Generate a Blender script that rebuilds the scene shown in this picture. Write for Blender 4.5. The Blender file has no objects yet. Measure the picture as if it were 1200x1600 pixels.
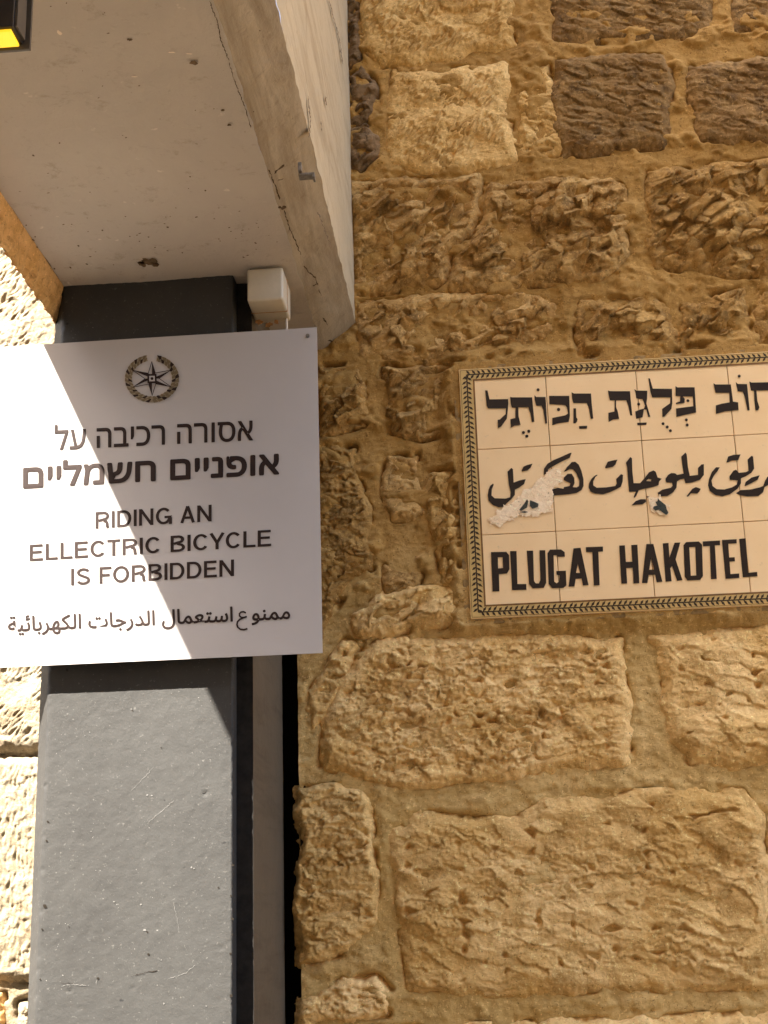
import bpy, math, random
import numpy as np
from mathutils import Vector
from mathutils.geometry import tessellate_polygon

S = bpy.context.scene
COL = S.collection
rnd = random.Random(7)

# ------------------------------------------------------------------ camera
F = 2290.0                                   # focal length in photo pixels (photo 1200 x 1600)
CX, CY = 600.0, 800.0
DV = (800.0, 1498.0)                         # where lines running into the wall meet
CAM = np.array([0.0, -2.5, 1.5])
_y = np.array([(DV[0]-CX)/F, (CY-DV[1])/F, -1.0]); _y /= np.linalg.norm(_y)
_x = np.array([1.0, 0.0524, 0.0]); _x[2] = (_x[0]*_y[0]+_x[1]*_y[1])/(-_y[2]); _x /= np.linalg.norm(_x)
_z = np.cross(_x, _y)
M = np.array([_x, _y, _z])                   # rows: world axes in camera coordinates
cd = bpy.data.cameras.new('camera')
cam = bpy.data.objects.new('camera', cd); COL.objects.link(cam)
cd.sensor_fit = 'VERTICAL'; cd.sensor_height = 36.0; cd.lens = 36.0*F/1600.0
cd.clip_start = 0.05; cd.clip_end = 300
from mathutils import Matrix
mw = Matrix([[*M[0], CAM[0]], [*M[1], CAM[1]], [*M[2], CAM[2]], [0, 0, 0, 1]])
cam.matrix_world = mw
S.camera = cam

# ------------------------------------------------------------------ sky, sun, exposure
SUN = Vector((0.4676, 0.57, -1.0)).normalized()
w = bpy.data.worlds.new("World"); S.world = w; w.use_nodes = True
nt = w.node_tree; nt.nodes.clear()
sky = nt.nodes.new('ShaderNodeTexSky'); sky.sky_type = 'NISHITA'; sky.sun_disc = False
elev = math.asin(-SUN.z)
sky.sun_elevation = elev
sky.sun_rotation = math.atan2(-SUN.x, -SUN.y)
sky.air_density = 1.0; sky.dust_density = 4.0; sky.ozone_density = 0.6
bg = nt.nodes.new('ShaderNodeBackground'); bg.inputs[1].default_value = 0.14
wo = nt.nodes.new('ShaderNodeOutputWorld')
nt.links.new(sky.outputs[0], bg.inputs[0]); nt.links.new(bg.outputs[0], wo.inputs[0])
sl = bpy.data.lights.new('sun', 'SUN'); sl.energy = 5.0; sl.angle = math.radians(0.5); sl.color = (1.0, 0.93, 0.82)
so = bpy.data.objects.new('sun', sl); COL.objects.link(so)
so.rotation_euler = SUN.to_track_quat('-Z', 'Y').to_euler(); so.location = (-3, -4, 9)
S.view_settings.view_transform = 'Standard'; S.view_settings.look = 'None'
S.view_settings.gamma = 1.0; S.view_settings.use_curve_mapping = False
S.view_settings.exposure = 2.92
S.cycles.max_bounces = 10; S.cycles.diffuse_bounces = 6; S.cycles.glossy_bounces = 3

# ------------------------------------------------------------------ helpers
def P(u, v, y):
    """point of the plane y=const seen at photo pixel (u, v)"""
    r = M @ np.array([(u-CX)/F, (CY-v)/F, -1.0]); t = (y-CAM[1])/r[1]
    return CAM + t*r
def PX(u, v, y):
    p = P(u, v, y); return (p[0], p[2])

def empty(name, loc, label=None, cat=None, group=None):
    o = bpy.data.objects.new(name, None); COL.objects.link(o); o.location = loc
    o.empty_display_size = 0.1
    tag(o, label, cat, group); return o
def tag(o, label=None, cat=None, group=None, kind=None):
    if label: o['label'] = label
    if cat: o['category'] = cat
    if group: o['group'] = group
    if kind: o['kind'] = kind
    return o
def origin(o):
    v = np.zeros(3)
    while o is not None:
        v += np.array(o.location); o = o.parent
    return v
def mk(name, verts, faces, mat, parent=None, smooth=False, loc=None):
    """one mesh object from world coordinates"""
    V = np.asarray(verts, dtype=float)
    base = origin(parent)
    own = np.zeros(3)
    if loc is not None: own = np.asarray(loc, float) - base
    V = V - base - own
    me = bpy.data.meshes.new(name)
    if isinstance(faces, np.ndarray):
        n, k = faces.shape
        me.vertices.add(len(V)); me.vertices.foreach_set('co', V.astype(np.float32).ravel())
        me.loops.add(n*k); me.loops.foreach_set('vertex_index', faces.astype(np.int32).ravel())
        me.polygons.add(n); me.polygons.foreach_set('loop_start', np.arange(0, n*k, k, dtype=np.int32))
        me.polygons.foreach_set('loop_total', np.full(n, k, dtype=np.int32))
        me.update(calc_edges=True); me.validate()
    else:
        me.from_pydata([tuple(v) for v in V], [], faces)
    if smooth: me.polygons.foreach_set('use_smooth', [True]*len(me.polygons))
    me.materials.append(mat)
    o = bpy.data.objects.new(name, me); COL.objects.link(o)
    if parent is not None: o.parent = parent
    o.location = own
    return o

class MB:
    def __init__(s): s.v = []; s.f = []
    def box(s, a, b, bev=0.0):
        x0, y0, z0 = a; x1, y1, z1 = b
        if bev <= 0:
            i = len(s.v)
            s.v += [(x0,y0,z0),(x1,y0,z0),(x1,y1,z0),(x0,y1,z0),(x0,y0,z1),(x1,y0,z1),(x1,y1,z1),(x0,y1,z1)]
            s.f += [(i,i+3,i+2,i+1),(i+4,i+5,i+6,i+7),(i,i+1,i+5,i+4),(i+1,i+2,i+6,i+5),(i+2,i+3,i+7,i+6),(i+3,i,i+4,i+7)]
            return
        import bmesh
        bm = bmesh.new(); bmesh.ops.create_cube(bm, size=1)
        for v in bm.verts: v.co = Vector(((x0+x1)/2+v.co.x*(x1-x0), (y0+y1)/2+v.co.y*(y1-y0), (z0+z1)/2+v.co.z*(z1-z0)))
        bmesh.ops.bevel(bm, geom=bm.edges[:], offset=bev, segments=2, affect='EDGES', profile=0.7)
        bm.verts.ensure_lookup_table(); i = len(s.v)
        s.v += [tuple(v.co) for v in bm.verts]; s.f += [tuple(i+v.index for v in f.verts) for f in bm.faces]; bm.free()
    def tube(s, pts, r, n=8):
        i = len(s.v); pts = [Vector(p) for p in pts]
        for k, p in enumerate(pts):
            d = (pts[min(k+1, len(pts)-1)]-pts[max(k-1, 0)]).normalized()
            a = d.orthogonal().normalized(); b = d.cross(a)
            for j in range(n):
                t = 2*math.pi*j/n; s.v.append(tuple(p + a*r*math.cos(t) + b*r*math.sin(t)))
        for k in range(len(pts)-1):
            for j in range(n):
                s.f.append((i+k*n+j, i+k*n+(j+1) % n, i+(k+1)*n+(j+1) % n, i+(k+1)*n+j))
        s.f.append(tuple(i+j for j in range(n))[::-1]); s.f.append(tuple(i+(len(pts)-1)*n+j for j in range(n)))
    def poly(s, rings, y, px=True, back=None):
        """flat polygon with holes in the plane y, rings in photo pixels or (x, z)"""
        R = [[(P(a, b, y) if px else np.array([a, y, b])) for a, b in r] for r in rings]
        flat = [tuple(p) for r in R for p in r]
        tris = tessellate_polygon([[Vector((p[0], p[2], 0)) for p in r] for r in R])
        i = len(s.v); s.v += flat
        for t in tris:
            a, b, c = [flat[k] for k in t]
            cr = (b[0]-a[0])*(c[2]-a[2])-(b[2]-a[2])*(c[0]-a[0])
            t = t if cr > 0 else t[::-1]
            s.f.append(tuple(i+k for k in t))
    def build(s, name, mat, parent=None, smooth=False, loc=None):
        return mk(name, s.v, s.f, mat, parent, smooth, loc)

# ---- numpy noise
def _perm(seed):
    r = np.random.RandomState(seed); p = r.permutation(256); return np.concatenate([p, p]), r.rand(256)*2*math.pi
_pc = {}
def perlin(x, z, seed=0):
    if seed not in _pc: _pc[seed] = _perm(seed)
    p, ang = _pc[seed]
    xi = np.floor(x).astype(int); zi = np.floor(z).astype(int)
    fx = x-xi; fz = z-zi; u = fx*fx*fx*(fx*(fx*6-15)+10); v = fz*fz*fz*(fz*(fz*6-15)+10)
    def g(i, j, dx, dz):
        a = ang[p[(p[i & 255]+j) & 255]]; return np.cos(a)*dx+np.sin(a)*dz
    n00 = g(xi, zi, fx, fz); n10 = g(xi+1, zi, fx-1, fz); n01 = g(xi, zi+1, fx, fz-1); n11 = g(xi+1, zi+1, fx-1, fz-1)
    return ((n00*(1-u)+n10*u)*(1-v)+(n01*(1-u)+n11*u)*v)*1.5
def fbm(x, z, octv=4, seed=0, gain=0.5):
    s = 0; a = 1; t = 0
    for k in range(octv):
        s = s+a*perlin(x*2**k, z*2**k, seed+k*13); t += a; a *= gain
    return s/t
def facets(x, z, seed, tilt=1.0):
    """chipped, conchoidal looking surface: each cell is a small tilted plane"""
    r = np.random.RandomState(seed); T = r.rand(256, 5); p, _ = _perm(seed+5)
    xi = np.floor(x).astype(int); zi = np.floor(z).astype(int)
    best = np.full(x.shape, 9.0); h = np.zeros(x.shape)
    for i in (-1, 0, 1):
        for j in (-1, 0, 1):
            k = p[(p[(xi+i) & 255]+zi+j) & 255]
            cx = xi+i+T[k, 0]; cz = zi+j+T[k, 1]; dx = x-cx; dz = z-cz
            d = dx*dx+dz*dz; m = d < best
            best = np.where(m, d, best)
            h = np.where(m, (T[k, 2]-.5)*.8+tilt*((T[k, 3]-.5)*dx*2+(T[k, 4]-.5)*dz*2)-d*.35, h)
    return h
def sdf(x, z, poly):
    """signed distance, positive inside"""
    d = np.full(x.shape, 1e9); ins = np.zeros(x.shape, bool); n = len(poly)
    for i in range(n):
        ax, az = poly[i]; bx, bz = poly[(i+1) % n]; ex, ez = bx-ax, bz-az
        L = ex*ex+ez*ez+1e-12
        t = np.clip(((x-ax)*ex+(z-az)*ez)/L, 0, 1)
        d = np.minimum(d, (x-ax-t*ex)**2+(z-az-t*ez)**2)
        c = ((az > z) != (bz > z)) & (x < (bx-ax)*(z-az)/(bz-az+1e-12)+ax)
        ins ^= c
    d = np.sqrt(d); return np.where(ins, d, -d)
def sstep(a, b, t):
    t = np.clip((t-a)/(b-a), 0, 1); return t*t*(3-2*t)

# ------------------------------------------------------------------ materials
def mat_new(name):
    m = bpy.data.materials.new(name); m.use_nodes = True
    n = m.node_tree; b = n.nodes['Principled BSDF']; return m, n, b
def _noise(n, vec, scale, detail=6, rough=.6, dist=0.0):
    t = n.nodes.new('ShaderNodeTexNoise'); t.inputs['Scale'].default_value = scale
    t.inputs['Detail'].default_value = detail; t.inputs['Roughness'].default_value = rough; t.inputs['Distortion'].default_value = dist
    n.links.new(vec, t.inputs['Vector']); return t.outputs['Fac']
def _ramp(n, fac, a, b, c0=(0, 0, 0, 1), c1=(1, 1, 1, 1)):
    r = n.nodes.new('ShaderNodeValToRGB'); r.color_ramp.elements[0].position = a; r.color_ramp.elements[1].position = b
    r.color_ramp.elements[0].color = c0; r.color_ramp.elements[1].color = c1
    n.links.new(fac, r.inputs[0]); return r.outputs[0]
def _mix(n, fac, a, b, mode='MIX'):
    m = n.nodes.new('ShaderNodeMix'); m.data_type = 'RGBA'; m.blend_type = mode
    if isinstance(fac, float): m.inputs[0].default_value = fac
    else: n.links.new(fac, m.inputs[0])
    for k, v in ((6, a), (7, b)):
        if isinstance(v, tuple): m.inputs[k].default_value = (*v, 1)
        else: n.links.new(v, m.inputs[k])
    return m.outputs[2]
def _vec(n, off=0.0, sc=(1, 1, 1), rot=(0, 0, 0)):
    g = n.nodes.new('ShaderNodeNewGeometry'); mp = n.nodes.new('ShaderNodeMapping')
    mp.inputs['Location'].default_value = (off, off*.7, off*1.3); mp.inputs['Scale'].default_value = sc; mp.inputs['Rotation'].default_value = rot
    n.links.new(g.outputs['Position'], mp.inputs[0]); return mp.outputs[0]
def _bump(n, b, h, dist, strength=1.0, prev=None):
    bm = n.nodes.new('ShaderNodeBump'); bm.inputs['Distance'].default_value = dist; bm.inputs['Strength'].default_value = strength
    n.links.new(h, bm.inputs['Height'])
    if prev is not None: n.links.new(prev, bm.inputs['Normal'])
    n.links.new(bm.outputs[0], b.inputs['Normal']); return bm.outputs[0]

def stone_mat(name, light, mid, dark, off=0.0, amt=0.5, patch=9.0, bump=.0024, speck=.5):
    m, n, b = mat_new(name); v = _vec(n, off)
    c = _mix(n, _ramp(n, _noise(n, v, patch, 5, .62, .4), .38, .62), mid, light)
    c = _mix(n, _ramp(n, _noise(n, v, patch*2.3, 6, .7, 1.0), .62-.25*amt, .80-.22*amt), c, dark)
    vh = _vec(n, off+4, (1, 1, 1.7))
    c = _mix(n, _ramp(n, _noise(n, vh, 55, 5, .75, .6), .50, .66), c, _mix(n, .55, dark, c))
    c = _mix(n, _ramp(n, _noise(n, vh, 120, 5, .8, .8), .60, .68), c, _mix(n, .40, dark, c))
    c = _mix(n, _ramp(n, _noise(n, v, 170, 4, .75), .57, .68), c, tuple(min(1, x*1.35) for x in light))
    c = _mix(n, _ramp(n, _noise(n, v, 240, 3, .7), .62, .70), c, tuple(x*.50 for x in dark))
    oi = n.nodes.new('ShaderNodeObjectInfo')
    c = _mix(n, 1.0, c, _ramp(n, oi.outputs['Random'], 0, 1, (.90, .87, .83, 1), (1.10, 1.09, 1.12, 1)), 'MULTIPLY')
    n.links.new(c, b.inputs['Base Color']); b.inputs['Roughness'].default_value = .88
    b.inputs['Specular IOR Level'].default_value = .25
    nn = _bump(n, b, _noise(n, v, 210, 5, .7), bump, 1.0)
    _bump(n, b, _noise(n, v, 620, 3, .6), bump*.35, 1.0, nn)
    return m
PALE = (.90, .635, .285); MID = (.74, .475, .165); DRK = (.36, .21, .07)
M_low = [stone_mat('stone_pale_%s' % k, PALE, MID, (.46, .275, .085), o, .48, 5.5) for k, o in (('a', 0), ('b', 3.1))]
M_gold = stone_mat('stone_golden', (.50, .31, .10), (.35, .195, .052), (.16, .088, .024), 5.2, .5, 11)
M_dark = [stone_mat('stone_weathered_%s' % k, (.34, .21, .075), (.22, .125, .04), (.10, .058, .02), o, .55, 10) for k, o in (('a', 1.7), ('b', 8.3))]
M_rock = stone_mat('stone_rough_tawny', (.56, .36, .13), (.38, .215, .062), (.16, .086, .022), 2.2, .5, 12)
M_tool = stone_mat('stone_tooled', (.78, .54, .22), (.62, .39, .13), (.32, .18, .045), 6.6, .35, 9)
M_grey = stone_mat('rubble_grey_brown', (.24, .15, .068), (.15, .092, .04), (.075, .046, .02), 4.4, .4, 14)
M_lit = stone_mat('stone_cream', (.30, .265, .195), (.25, .205, .135), (.15, .105, .06), 9.0, .35, 9)
def _grime(name, top, z0, z1, light, mid, dark, off, amt, patch, bump):
    """mortar whose upper courses are stained by old grime with a ragged limit"""
    m = stone_mat(name, light, mid, dark, off, amt, patch, bump); n = m.node_tree; b = n.nodes['Principled BSDF']
    src = b.inputs['Base Color'].links[0].from_socket; v = _vec(n, off)
    sp = n.nodes.new('ShaderNodeSeparateXYZ'); n.links.new(v, sp.inputs[0])
    ad = n.nodes.new('ShaderNodeMath'); ad.operation = 'MULTIPLY_ADD'; ad.inputs[1].default_value = 1.0
    nz_ = n.nodes.new('ShaderNodeMath'); nz_.operation = 'MULTIPLY'; nz_.inputs[1].default_value = .9; n.links.new(_noise(n, v, 5, 6, .65, .5), nz_.inputs[0])
    n.links.new(sp.outputs[2], ad.inputs[0]); n.links.new(nz_.outputs[0], ad.inputs[2])
    mr = n.nodes.new('ShaderNodeMapRange'); mr.inputs[1].default_value = z0+off*1.3+.45; mr.inputs[2].default_value = z1+off*1.3+.45; n.links.new(ad.outputs[0], mr.inputs[0])
    c2 = _mix(n, mr.outputs[0], src, _mix(n, 1.0, src, top, 'MULTIPLY')); n.links.new(c2, b.inputs['Base Color']); return m
M_mort = _grime('lime_mortar', (.66, .56, .40), 1.92, 2.25, (.62, .435, .175), (.50, .335, .115), (.30, .18, .05), 7.7, .35, 6, .0016)
M_mortp = stone_mat('lime_mortar_pale', (.58, .46, .29), (.46, .34, .19), (.27, .18, .085), 7.1, .35, 12, .0010)
M_orange = stone_mat('stone_orange', (.78, .50, .22), (.66, .40, .15), (.42, .23, .075), 3.9, .3, 20)

def plaster_mat(name, base, dirt, off=0.0, streak=False, amount=.5):
    m, n, b = mat_new(name); v = _vec(n, off)
    f = _ramp(n, _noise(n, v, 3.0, 6, .62, .3), .35, .72)
    c = _mix(n, f, tuple(x*.93 for x in base), tuple(min(1, x*1.07) for x in base))
    c = _mix(n, _ramp(n, _noise(n, v, 26, 9, .78, .25), .56, .80), c, dirt)
    c = _mix(n, _ramp(n, _noise(n, v, 75, 5, .75, .4), .66, .76), c, tuple(x*.55 for x in dirt))
    c = _mix(n, _ramp(n, _noise(n, v, 40, 3, .6), .70, .76), c, tuple(min(1, x*1.3) for x in base))
    if streak:
        vs = _vec(n, off+2, (14, 1.6, 14)); vz = _vec(n, off+5, (18, 18, 1.4))
        c = _mix(n, _ramp(n, _noise(n, vs, 2.2, 6, .7, .5), .55-.12*amount, .80), c, dirt)
        c = _mix(n, _ramp(n, _noise(n, vz, 1.6, 6, .7, .3), .60, .85), c, dirt)
    n.links.new(c, b.inputs['Base Color']); b.inputs['Roughness'].default_value = .8; b.inputs['Specular IOR Level'].default_value = .3
    nn = _bump(n, b, _noise(n, v, 22, 6, .65), .004, .6)
    _bump(n, b, _noise(n, v, 300, 3, .65), .0006, 1.0, nn)
    return m
M_plas = plaster_mat('grey_plaster', (.48, .43, .37), (.27, .21, .15), 0)
M_plas_side = plaster_mat('streaked_plaster', (.46, .375, .24), (.27, .195, .105), 3.3, True, .6)
M_plas_band = plaster_mat('grimy_plaster', (.34, .275, .185), (.16, .11, .06), 6.3, True, 1.0)
M_outer = plaster_mat('alley_plaster', (.34, .26, .17), (.24, .17, .10), 2.0)

def simple(name, col, rough=.5, spec=.5, metal=0.0, var=0.0, vs=30, bump=0.0, bs=200):
    m, n, b = mat_new(name); b.inputs['Base Color'].default_value = (*col, 1)
    b.inputs['Roughness'].default_value = rough; b.inputs['Specular IOR Level'].default_value = spec; b.inputs['Metallic'].default_value = metal
    v = _vec(n)
    if var > 0:
        c = _mix(n, _ramp(n, _noise(n, v, vs, 5, .65), .35, .7), tuple(x*(1-var) for x in col), tuple(min(1, x*(1+var)) for x in col))
        n.links.new(c, b.inputs['Base Color'])
    if bump > 0: _bump(n, b, _noise(n, v, bs, 4, .6), bump)
    return m
# dark grey paint of the pillar, worn, with pale specks
M_pil, n, b = mat_new('dark_grey_paint'); v = _vec(n)
c = _mix(n, _ramp(n, _noise(n, v, 7, 7, .7, .3), .3, .7), (.026, .025, .0235), (.039, .038, .0355))
c = _mix(n, _ramp(n, _noise(n, v, 170, 3, .7), .62, .72), c, (.09, .087, .08))
c = _mix(n, _ramp(n, _noise(n, v, 320, 2, .5), .765, .80), c, (.26, .25, .235))
c = _mix(n, _ramp(n, _noise(n, _vec(n, 1, (1, 1, 1)), 60, 2, .5), .745, .765), c, (.010, .010, .010))
n.links.new(c, b.inputs['Base Color']); b.inputs['Roughness'].default_value = .62; b.inputs['Specular IOR Level'].default_value = .35
nn = _bump(n, b, _noise(n, v, 260, 4, .7), .00035); _bump(n, b, _noise(n, v, 30, 5, .6), .0008, .6, nn)
M_pilside = plaster_mat('bare_concrete', (.105, .078, .048), (.06, .043, .025), 1.2, True, .4)
M_strip_shade = simple('strip_shade_black', (.016, .014, .012), .8, .2, 0, .4, 60)  # near-black paints in the shade on the pillar's right rebate
M_void = simple('recess_shade_chip_black', (.02, .016, .012), .95, .1)  # painted shade of the recess, and the colour of the pillar's dark chips
# notice sheet
M_sheet, n, b = mat_new('white_enamel_sheet'); v = _vec(n, 2)
c = _mix(n, _ramp(n, _noise(n, v, 4, 5, .6), .3, .7), (.40, .38, .372), (.45, .43, .42))
c = _mix(n, _ramp(n, _noise(n, _vec(n, 4, (1, 1, 6)), 9, 6, .75, .8), .66, .80), c, (.42, .38, .34))
n.links.new(c, b.inputs['Base Color']); b.inputs['Roughness'].default_value = .36
_bump(n, b, _noise(n, v, 5, 3, .5), .003, .5)
M_ink = simple('black_print', (.026, .016, .014), .55, .15)
M_olive = simple('olive_print', (.16, .12, .065), .45, .5, 0, .35, 900)
# tiles
M_tile, n, b = mat_new('cream_glazed_tile'); v = _vec(n, 1)
c = _mix(n, _ramp(n, _noise(n, v, 12, 5, .6), .3, .7), (.87, .615, .325), (.91, .67, .375))
c = _mix(n, _ramp(n, _noise(n, v, 130, 4, .7), .62, .78), c, (.72, .53, .31))
n.links.new(c, b.inputs['Base Color']); b.inputs['Roughness'].default_value = .30
_bump(n, b, _noise(n, v, 25, 3, .5), .0006, .6)
M_band = simple('olive_cream_glaze', (.58, .40, .145), .34, .5, 0, .10, 60)
M_leaf = simple('brown_leaf_print', (.035, .018, .005), .4, .5, 0, .5, 400)
M_rule = simple('ochre_rule_print', (.19, .085, .02), .4, .5, 0, .4, 60)
M_tink = simple('black_glaze', (.012, .006, .005), .28, .5, 0, .2, 300)
M_grout = simple('dirty_grout', (.30, .20, .085), .9, .2, 0, .35, 60, .001)
M_flake = stone_mat('bared_bisque', (.92, .76, .52), (.86, .67, .42), (.62, .46, .27), 2.7, .2, 40, .0005)
M_blot = simple('dark_green_blot', (.035, .04, .028), .6, .4, 0, .6, 350)
M_boxp = simple('aged_white_plastic', (.52, .47, .37), .42, .5, 0, .10, 18)
M_rust = simple('rust_stain', (.42, .22, .09), .7, .3, 0, .4, 90)
M_metal = simple('dull_steel', (.22, .20, .17), .5, .5, .7, .3, 200)
M_blk = simple('black_lamp_housing', (.018, .014, .012), .45, .5, 0, .2, 60)
M_frame = simple('grey_lamp_trim', (.075, .06, .045), .5, .5, 0, .2, 60)
M_yel, n, b = mat_new('yellow_lamp_glass'); b.inputs['Base Color'].default_value = (.85, .47, .02, 1)
b.inputs['Roughness'].default_value = .35; b.inputs['Emission Color'].default_value = (1.0, .55, .02, 1); b.inputs['Emission Strength'].default_value = .16
M_crack = simple('crack_dirt', (.075, .048, .025), .95, .1, 0, .4, 120)
M_stain = simple('brown_stain', (.14, .095, .055), .9, .1, 0, .4, 120)
M_chip = simple('pale_plaster_chip', (.78, .68, .55), .8, .2)
M_pave = stone_mat('paving_limestone', (.30, .235, .155), (.25, .19, .12), (.17, .12, .07), 1.1, .3, 2)

# ------------------------------------------------------------------ stones and mortar
def relief(x, z, kind, seed):
    if kind == 'rock':
        t = math.radians(28); wx0 = x+.014*fbm(x/.06, z/.06, 3, seed); wz0 = z+.014*fbm(x/.06+7, z/.06, 3, seed+1)
        wx = wx0*math.cos(t)+wz0*math.sin(t); wz = -wx0*math.sin(t)+wz0*math.cos(t)
        big = facets(wx/.085, wz/.045, seed)
        h = .019*big+.012*facets(wx/.036+3, wz/.020, seed+2, 1.4)
        h += .012*fbm(x/.11, z/.11, 3, seed+3)+.0034*facets(wx/.014, wz/.008, seed+4, 1.5)*sstep(-.3, .3, perlin(x/.04, z/.04, seed+15))
        h += .0014*fbm(x/.012, z/.010, 3, seed+5)
        return h
    if kind == 'broad':
        wx = x+.010*fbm(x/.03, z/.03, 3, seed); wz = z+.008*fbm(x/.03+7, z/.03, 3, seed+1)
        t = math.radians(-18); u = wx*math.cos(t)+wz*math.sin(t); q = -wx*math.sin(t)+wz*math.cos(t)
        rd = 1-np.abs(perlin(u/.12, q/.045, seed+30))*2
        h = .014*fbm(x/.16, z/.11, 4, seed+3, .55)+.006*rd*sstep(-.2, .4, perlin(x/.12, z/.10, seed+31))+.0040*facets(u/.060, q/.026, seed, 1.1)
        loc = sstep(-.45, .35, perlin(x/.11, z/.08, seed+40))
        h += loc*(.0024*facets(u/.024, q/.012, seed+2, 1.5)+.0014*facets(wx/.010, wz/.006, seed+12, 1.6))+.0014*fbm(x/.009, z/.007, 3, seed+6)
        h -= .05*np.clip(perlin(wx/.030, wz/.018, seed+19)-.52, 0, 1)
        return h
    if kind == 'peck':
        wx = x+.008*fbm(x/.02, z/.02, 3, seed); wz = z+.006*fbm(x/.02+7, z/.02, 3, seed+1)
        loc = sstep(-.35, .35, perlin(x/.075, z/.06, seed+14))*.8+.35
        h = .011*fbm(x/.13, z/.09, 4, seed+3, .55)+.0050*facets(wx/.050, wz/.026, seed, 1.1)+(.0040*facets(wx/.020, wz/.0105, seed+2, 1.5)+.0017*facets(wx/.010, wz/.0062, seed+12, 1.6))*loc
        pit = np.clip(perlin(wx/.016, wz/.011, seed+9)-.26, 0, 1)*np.clip(perlin(x/.10, z/.08, seed+8)+.12, 0, 1)
        big = np.clip(perlin(wx/.040, wz/.024, seed+19)-.40, 0, 1)*np.clip(perlin(x/.13, z/.10, seed+18)+.05, 0, 1)
        h += .0018*fbm(x/.008, z/.006, 3, seed+6)-.045*pit-.060*big
        return h
    if kind == 'tool':
        a = math.radians(52); wx = x+.004*perlin(x/.03, z/.03, seed); r = wx*math.cos(a)+z*math.sin(a); s = -wx*math.sin(a)+z*math.cos(a)
        st = 1-np.abs(perlin(r/.026, s/.0075, seed))*2
        h = .0050*st*sstep(-.5, .2, perlin(x/.05, z/.05, seed+11))+.0080*fbm(x/.09, z/.09, 3, seed+3)+.004*facets(x/.05, z/.035, seed+7)+.0015*fbm(x/.01, z/.01, 3, seed+6)+.0015*facets(x/.02, z/.015, seed+2)
        return h
    if kind == 'vtool':
        wx = x+.003*perlin(x/.03, z/.03, seed)
        st = 1-np.abs(perlin(wx/.0075, z/.030, seed))*2
        return .0044*st+.004*fbm(x/.06, z/.06, 3, seed+3)+.0016*fbm(x/.008, z/.008, 3, seed+6)+.0022*facets(x/.017, z/.012, seed+2)
    if kind == 'dressed':
        a = math.radians(-20); wx = x+.006*perlin(x/.03, z/.03, seed); rr_ = wx*math.cos(a)+z*math.sin(a); q = -wx*math.sin(a)+z*math.cos(a)
        return .006*fbm(x/.07, z/.07, 4, seed)+.0042*facets(rr_/.045, q/.014, seed+2, 1.4)+.002*facets(x/.016, z/.010, seed+4, 1.4)+.0012*fbm(x/.008, z/.008, 3, seed+6)
    return .004*fbm(x/.08, z/.08, 4, seed)+.0012*fbm(x/.01, z/.01, 3, seed+6)

stone_sd = []      # outlines, for the mortar joints
def stone(poly, kind, mat, parent, h0=.012, step=.0021, y=0.0, seed=None, rough_edge=.006, edge=.012, label=None, px=True, ins=0.0, amp=1.0):
    pl = [PX(a, b, y) for a, b in poly] if px else list(poly)
    seed = seed if seed is not None else rnd.randrange(1, 9000)
    xs = [p[0] for p in pl]; zs = [p[1] for p in pl]; m = .010
    gx = np.arange(min(xs)-m, max(xs)+m, step); gz = np.arange(min(zs)-m, max(zs)+m, step)
    X, Z = np.meshgrid(gx, gz, indexing='ij')
    wx = X+rough_edge*(fbm(X/.045, Z/.045, 4, seed+20)+.8*perlin(X/.11, Z/.11, seed+24)); wz = Z+rough_edge*(fbm(X/.045+9, Z/.045, 4, seed+21)+.8*perlin(X/.11+4, Z/.11, seed+25))
    wx = wx+.0022*perlin(X/.009, Z/.009, seed+22); wz = wz+.0022*perlin(X/.009+5, Z/.009, seed+23)
    d = sdf(wx, wz, pl)-ins
    prof = 1-(1-np.clip(d/edge, 0, 1))**2.2
    h = (h0+amp*relief(X, Z, kind, seed)*sstep(0, edge*1.4, d))*prof
    h = np.where(d < 0, np.maximum(d*2.4, -.022), h)
    keep = d > -.0075
    idx = np.full(X.shape, -1); k4 = keep[:-1, :-1] & keep[1:, :-1] & keep[1:, 1:] & keep[:-1, 1:]
    used = np.zeros(X.shape, bool)
    used[:-1, :-1] |= k4; used[1:, :-1] |= k4; used[1:, 1:] |= k4; used[:-1, 1:] |= k4
    idx[used] = np.arange(used.sum())
    V = np.stack([X[used], (y-h)[used], Z[used]], 1)
    I, J = np.nonzero(k4)
    Fc = np.stack([idx[I, J], idx[I+1, J], idx[I+1, J+1], idx[I, J+1]], 1)
    c = (sum(xs)/len(xs), y, sum(zs)/len(zs))
    o = mk('stone', V, Fc, mat, parent, True, loc=c)
    if label: o['label'] = label
    stone_sd.append(pl)
    return o

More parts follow.
